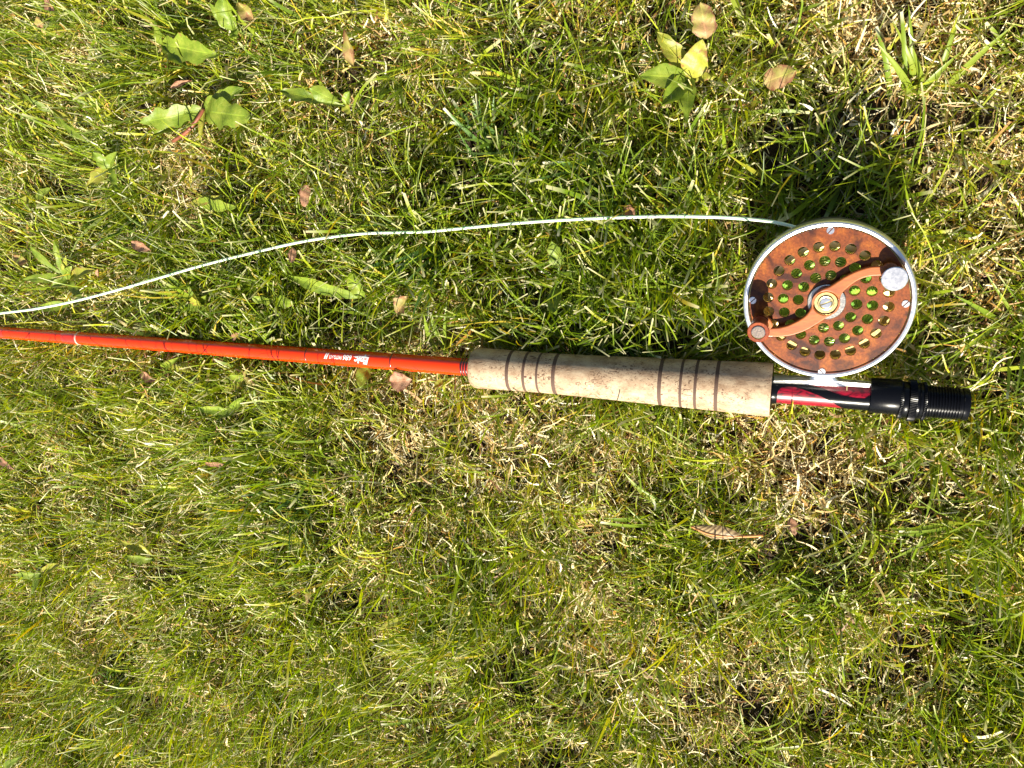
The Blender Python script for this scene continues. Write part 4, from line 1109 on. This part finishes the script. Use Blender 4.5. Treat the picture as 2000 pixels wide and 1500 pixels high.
def lawn_green(name, n, box, keep, label):
    x, y = scatter(n, box, keep)
    # blades grow in small clumps
    cl = RNG.integers(0, max(1, n // 12), n)
    cx = x[cl]; cy = y[cl]
    mixq = (RNG.random(n) < 0.70)
    x = np.where(mixq, cx + RNG.normal(0, 0.0032, n), x); y = np.where(mixq, cy + RNG.normal(0, 0.0032, n), y)
    hc = RNG.uniform(0, 2 * np.pi, n)[cl]
    head = np.where(RNG.random(n) < 0.55, hc + RNG.normal(0, 0.75, n), RNG.uniform(0, 2 * np.pi, n))
    comb = RNG.random(n) < 0.38
    head = np.where(comb, vnoise(x, y, 6, 41) * 4 * np.pi + RNG.normal(0, 0.45, n), head)
    lu = lush(x, y); ba = bare(x, y)
    hcl = RNG.lognormal(0, 0.20, n)[cl]
    ln = (0.0295 + 0.010 * lu - 0.008 * ba) * RNG.lognormal(0, 0.26, n) * np.where(mixq, hcl, 1.0)
    ln = np.clip(ln, 0.010, 0.058)
    l0 = R_(8) + np.abs(RNG.normal(0, R_(15), n)); l1 = l0 + R_(14) + np.abs(RNG.normal(0, R_(36), n))
    wd = RNG.choice([0.00068, 0.00092, 0.00125, 0.0021], n, p=[0.44, 0.34, 0.15, 0.07]) * RNG.uniform(0.8, 1.2, n) * (1 + 0.45 * np.clip(lu, 0, 1))
    ct = pick(GREENS, n, GP_); ctc = pick(GREENS, n, GP_)[cl]; kq = (mixq & (RNG.random(n) < 0.6)); ct[kq] = ctc[kq] * RNG.uniform(0.85, 1.15, (n, 1))[kq]
    dk = np.clip(lu, 0, 1)[:, None]
    ct = ct * (1 - 0.30 * dk * np.array([1.0, 0.75, 0.6])[None, :])
    yl = np.clip(ba, 0, 1)[:, None] * RNG.random((n, 1)); ct = ct * (1 - 0.5 * yl) + np.array([0.33, 0.29, 0.07])[None, :] * 0.5 * yl
    cb = ct * 0.55 + np.array([0.36, 0.33, 0.16])[None, :] * 0.45
    cut = RNG.random(n) < 0.38
    z0 = hills(x, y) + 0.001
    o = build_ribbons(name, x, y, z0, head, ln, l0, l1, wd, RNG.normal(0, 0.8, n), cb, ct, 6, cut, M['blade'], bend=RNG.normal(0, 0.5, n), tipcol=np.array([0.55, 0.50, 0.30]))
    return tag(o, label, "grass", kind="stuff")
def lawn_straw(name, n, box, keep, label):
    x, y = scatter(n, box, keep)
    head = RNG.uniform(0, 2 * np.pi, n)
    ln = np.clip(0.0085 * RNG.lognormal(0, 0.42, n), 0.003, 0.030)
    z0 = hills(x, y) + 0.001 + np.abs(RNG.normal(0, 0.0078, n))
    l0 = R_(88) - np.abs(RNG.normal(0, R_(24), n)); l1 = l0 + RNG.normal(0, R_(24), n)
    wd = RNG.choice([0.0005, 0.0008, 0.0012, 0.0018], n, p=[0.46, 0.38, 0.13, 0.03]) * RNG.uniform(0.8, 1.2, n)
    c = pick(STRAWS, n, SP_)
    o = build_ribbons(name, x, y, z0, head, ln, l0, l1, wd, RNG.normal(0, 0.9, n), c, c * RNG.uniform(0.85, 1.15, (n, 1)), 4, RNG.random(n) < 0.7, M['straw'], bend=RNG.normal(0, 0.8, n))
    return tag(o, label, "thatch", kind="stuff")
lawn_straw("dead_grass_thatch", 150000, CORE, lambda x, y: np.clip(0.55 + 0.45 * bare(x, y) - 0.40 * np.clip(lush(x, y), 0, 1), 0.08, 1) * (1 - 0.90 * gaps(x, y)), "straw coloured dead grass matted under the green lawn")
lawn_green("lawn_grass", 116000, CORE, lambda x, y: np.clip(0.62 + 0.3 * lush(x, y) - 0.40 * bare(x, y), 0.12, 1) * (1 - 0.93 * gaps(x, y)), "short sunlit green lawn grass around the rod and reel")
# the lawn goes on around the spot
OUT = (-1.5, 1.1, -1.4, 1.1)
def ring_keep(x, y):
    ins = (x > CORE[0]) & (x < CORE[1]) & (y > CORE[2]) & (y < CORE[3])
    return np.where(ins, 0.0, 1.0) * np.clip(1.3 - np.hypot(x + 0.2, y + 0.15) / 1.5, 0, 1)
def outer():
    n = 90000
    x, y = scatter(n, OUT, ring_keep)
    ct = pick(GREENS, n, GP_); cb = ct * 0.55 + np.array([0.36, 0.33, 0.16])[None, :] * 0.45
    sw_ = RNG.random(n) < 0.3; st_ = pick(STRAWS, n, SP_); ct[sw_] = st_[sw_]; cb[sw_] = st_[sw_]
    l0 = R_(12) + np.abs(RNG.normal(0, R_(20), n)); l0[sw_] += R_(40)
    o = build_ribbons("surrounding_lawn", x, y, hills(x, y) + 0.001, RNG.uniform(0, 6.28, n), 0.028 * RNG.lognormal(0, 0.3, n), l0, l0 + R_(30), RNG.uniform(0.0016, 0.0032, n), RNG.normal(0, 0.8, n), cb, ct, 4, RNG.random(n) < 0.4, M['blade'], press=True)
    tag(o, "lawn grass continuing around the fishing spot", "grass", kind="stuff")
outer()
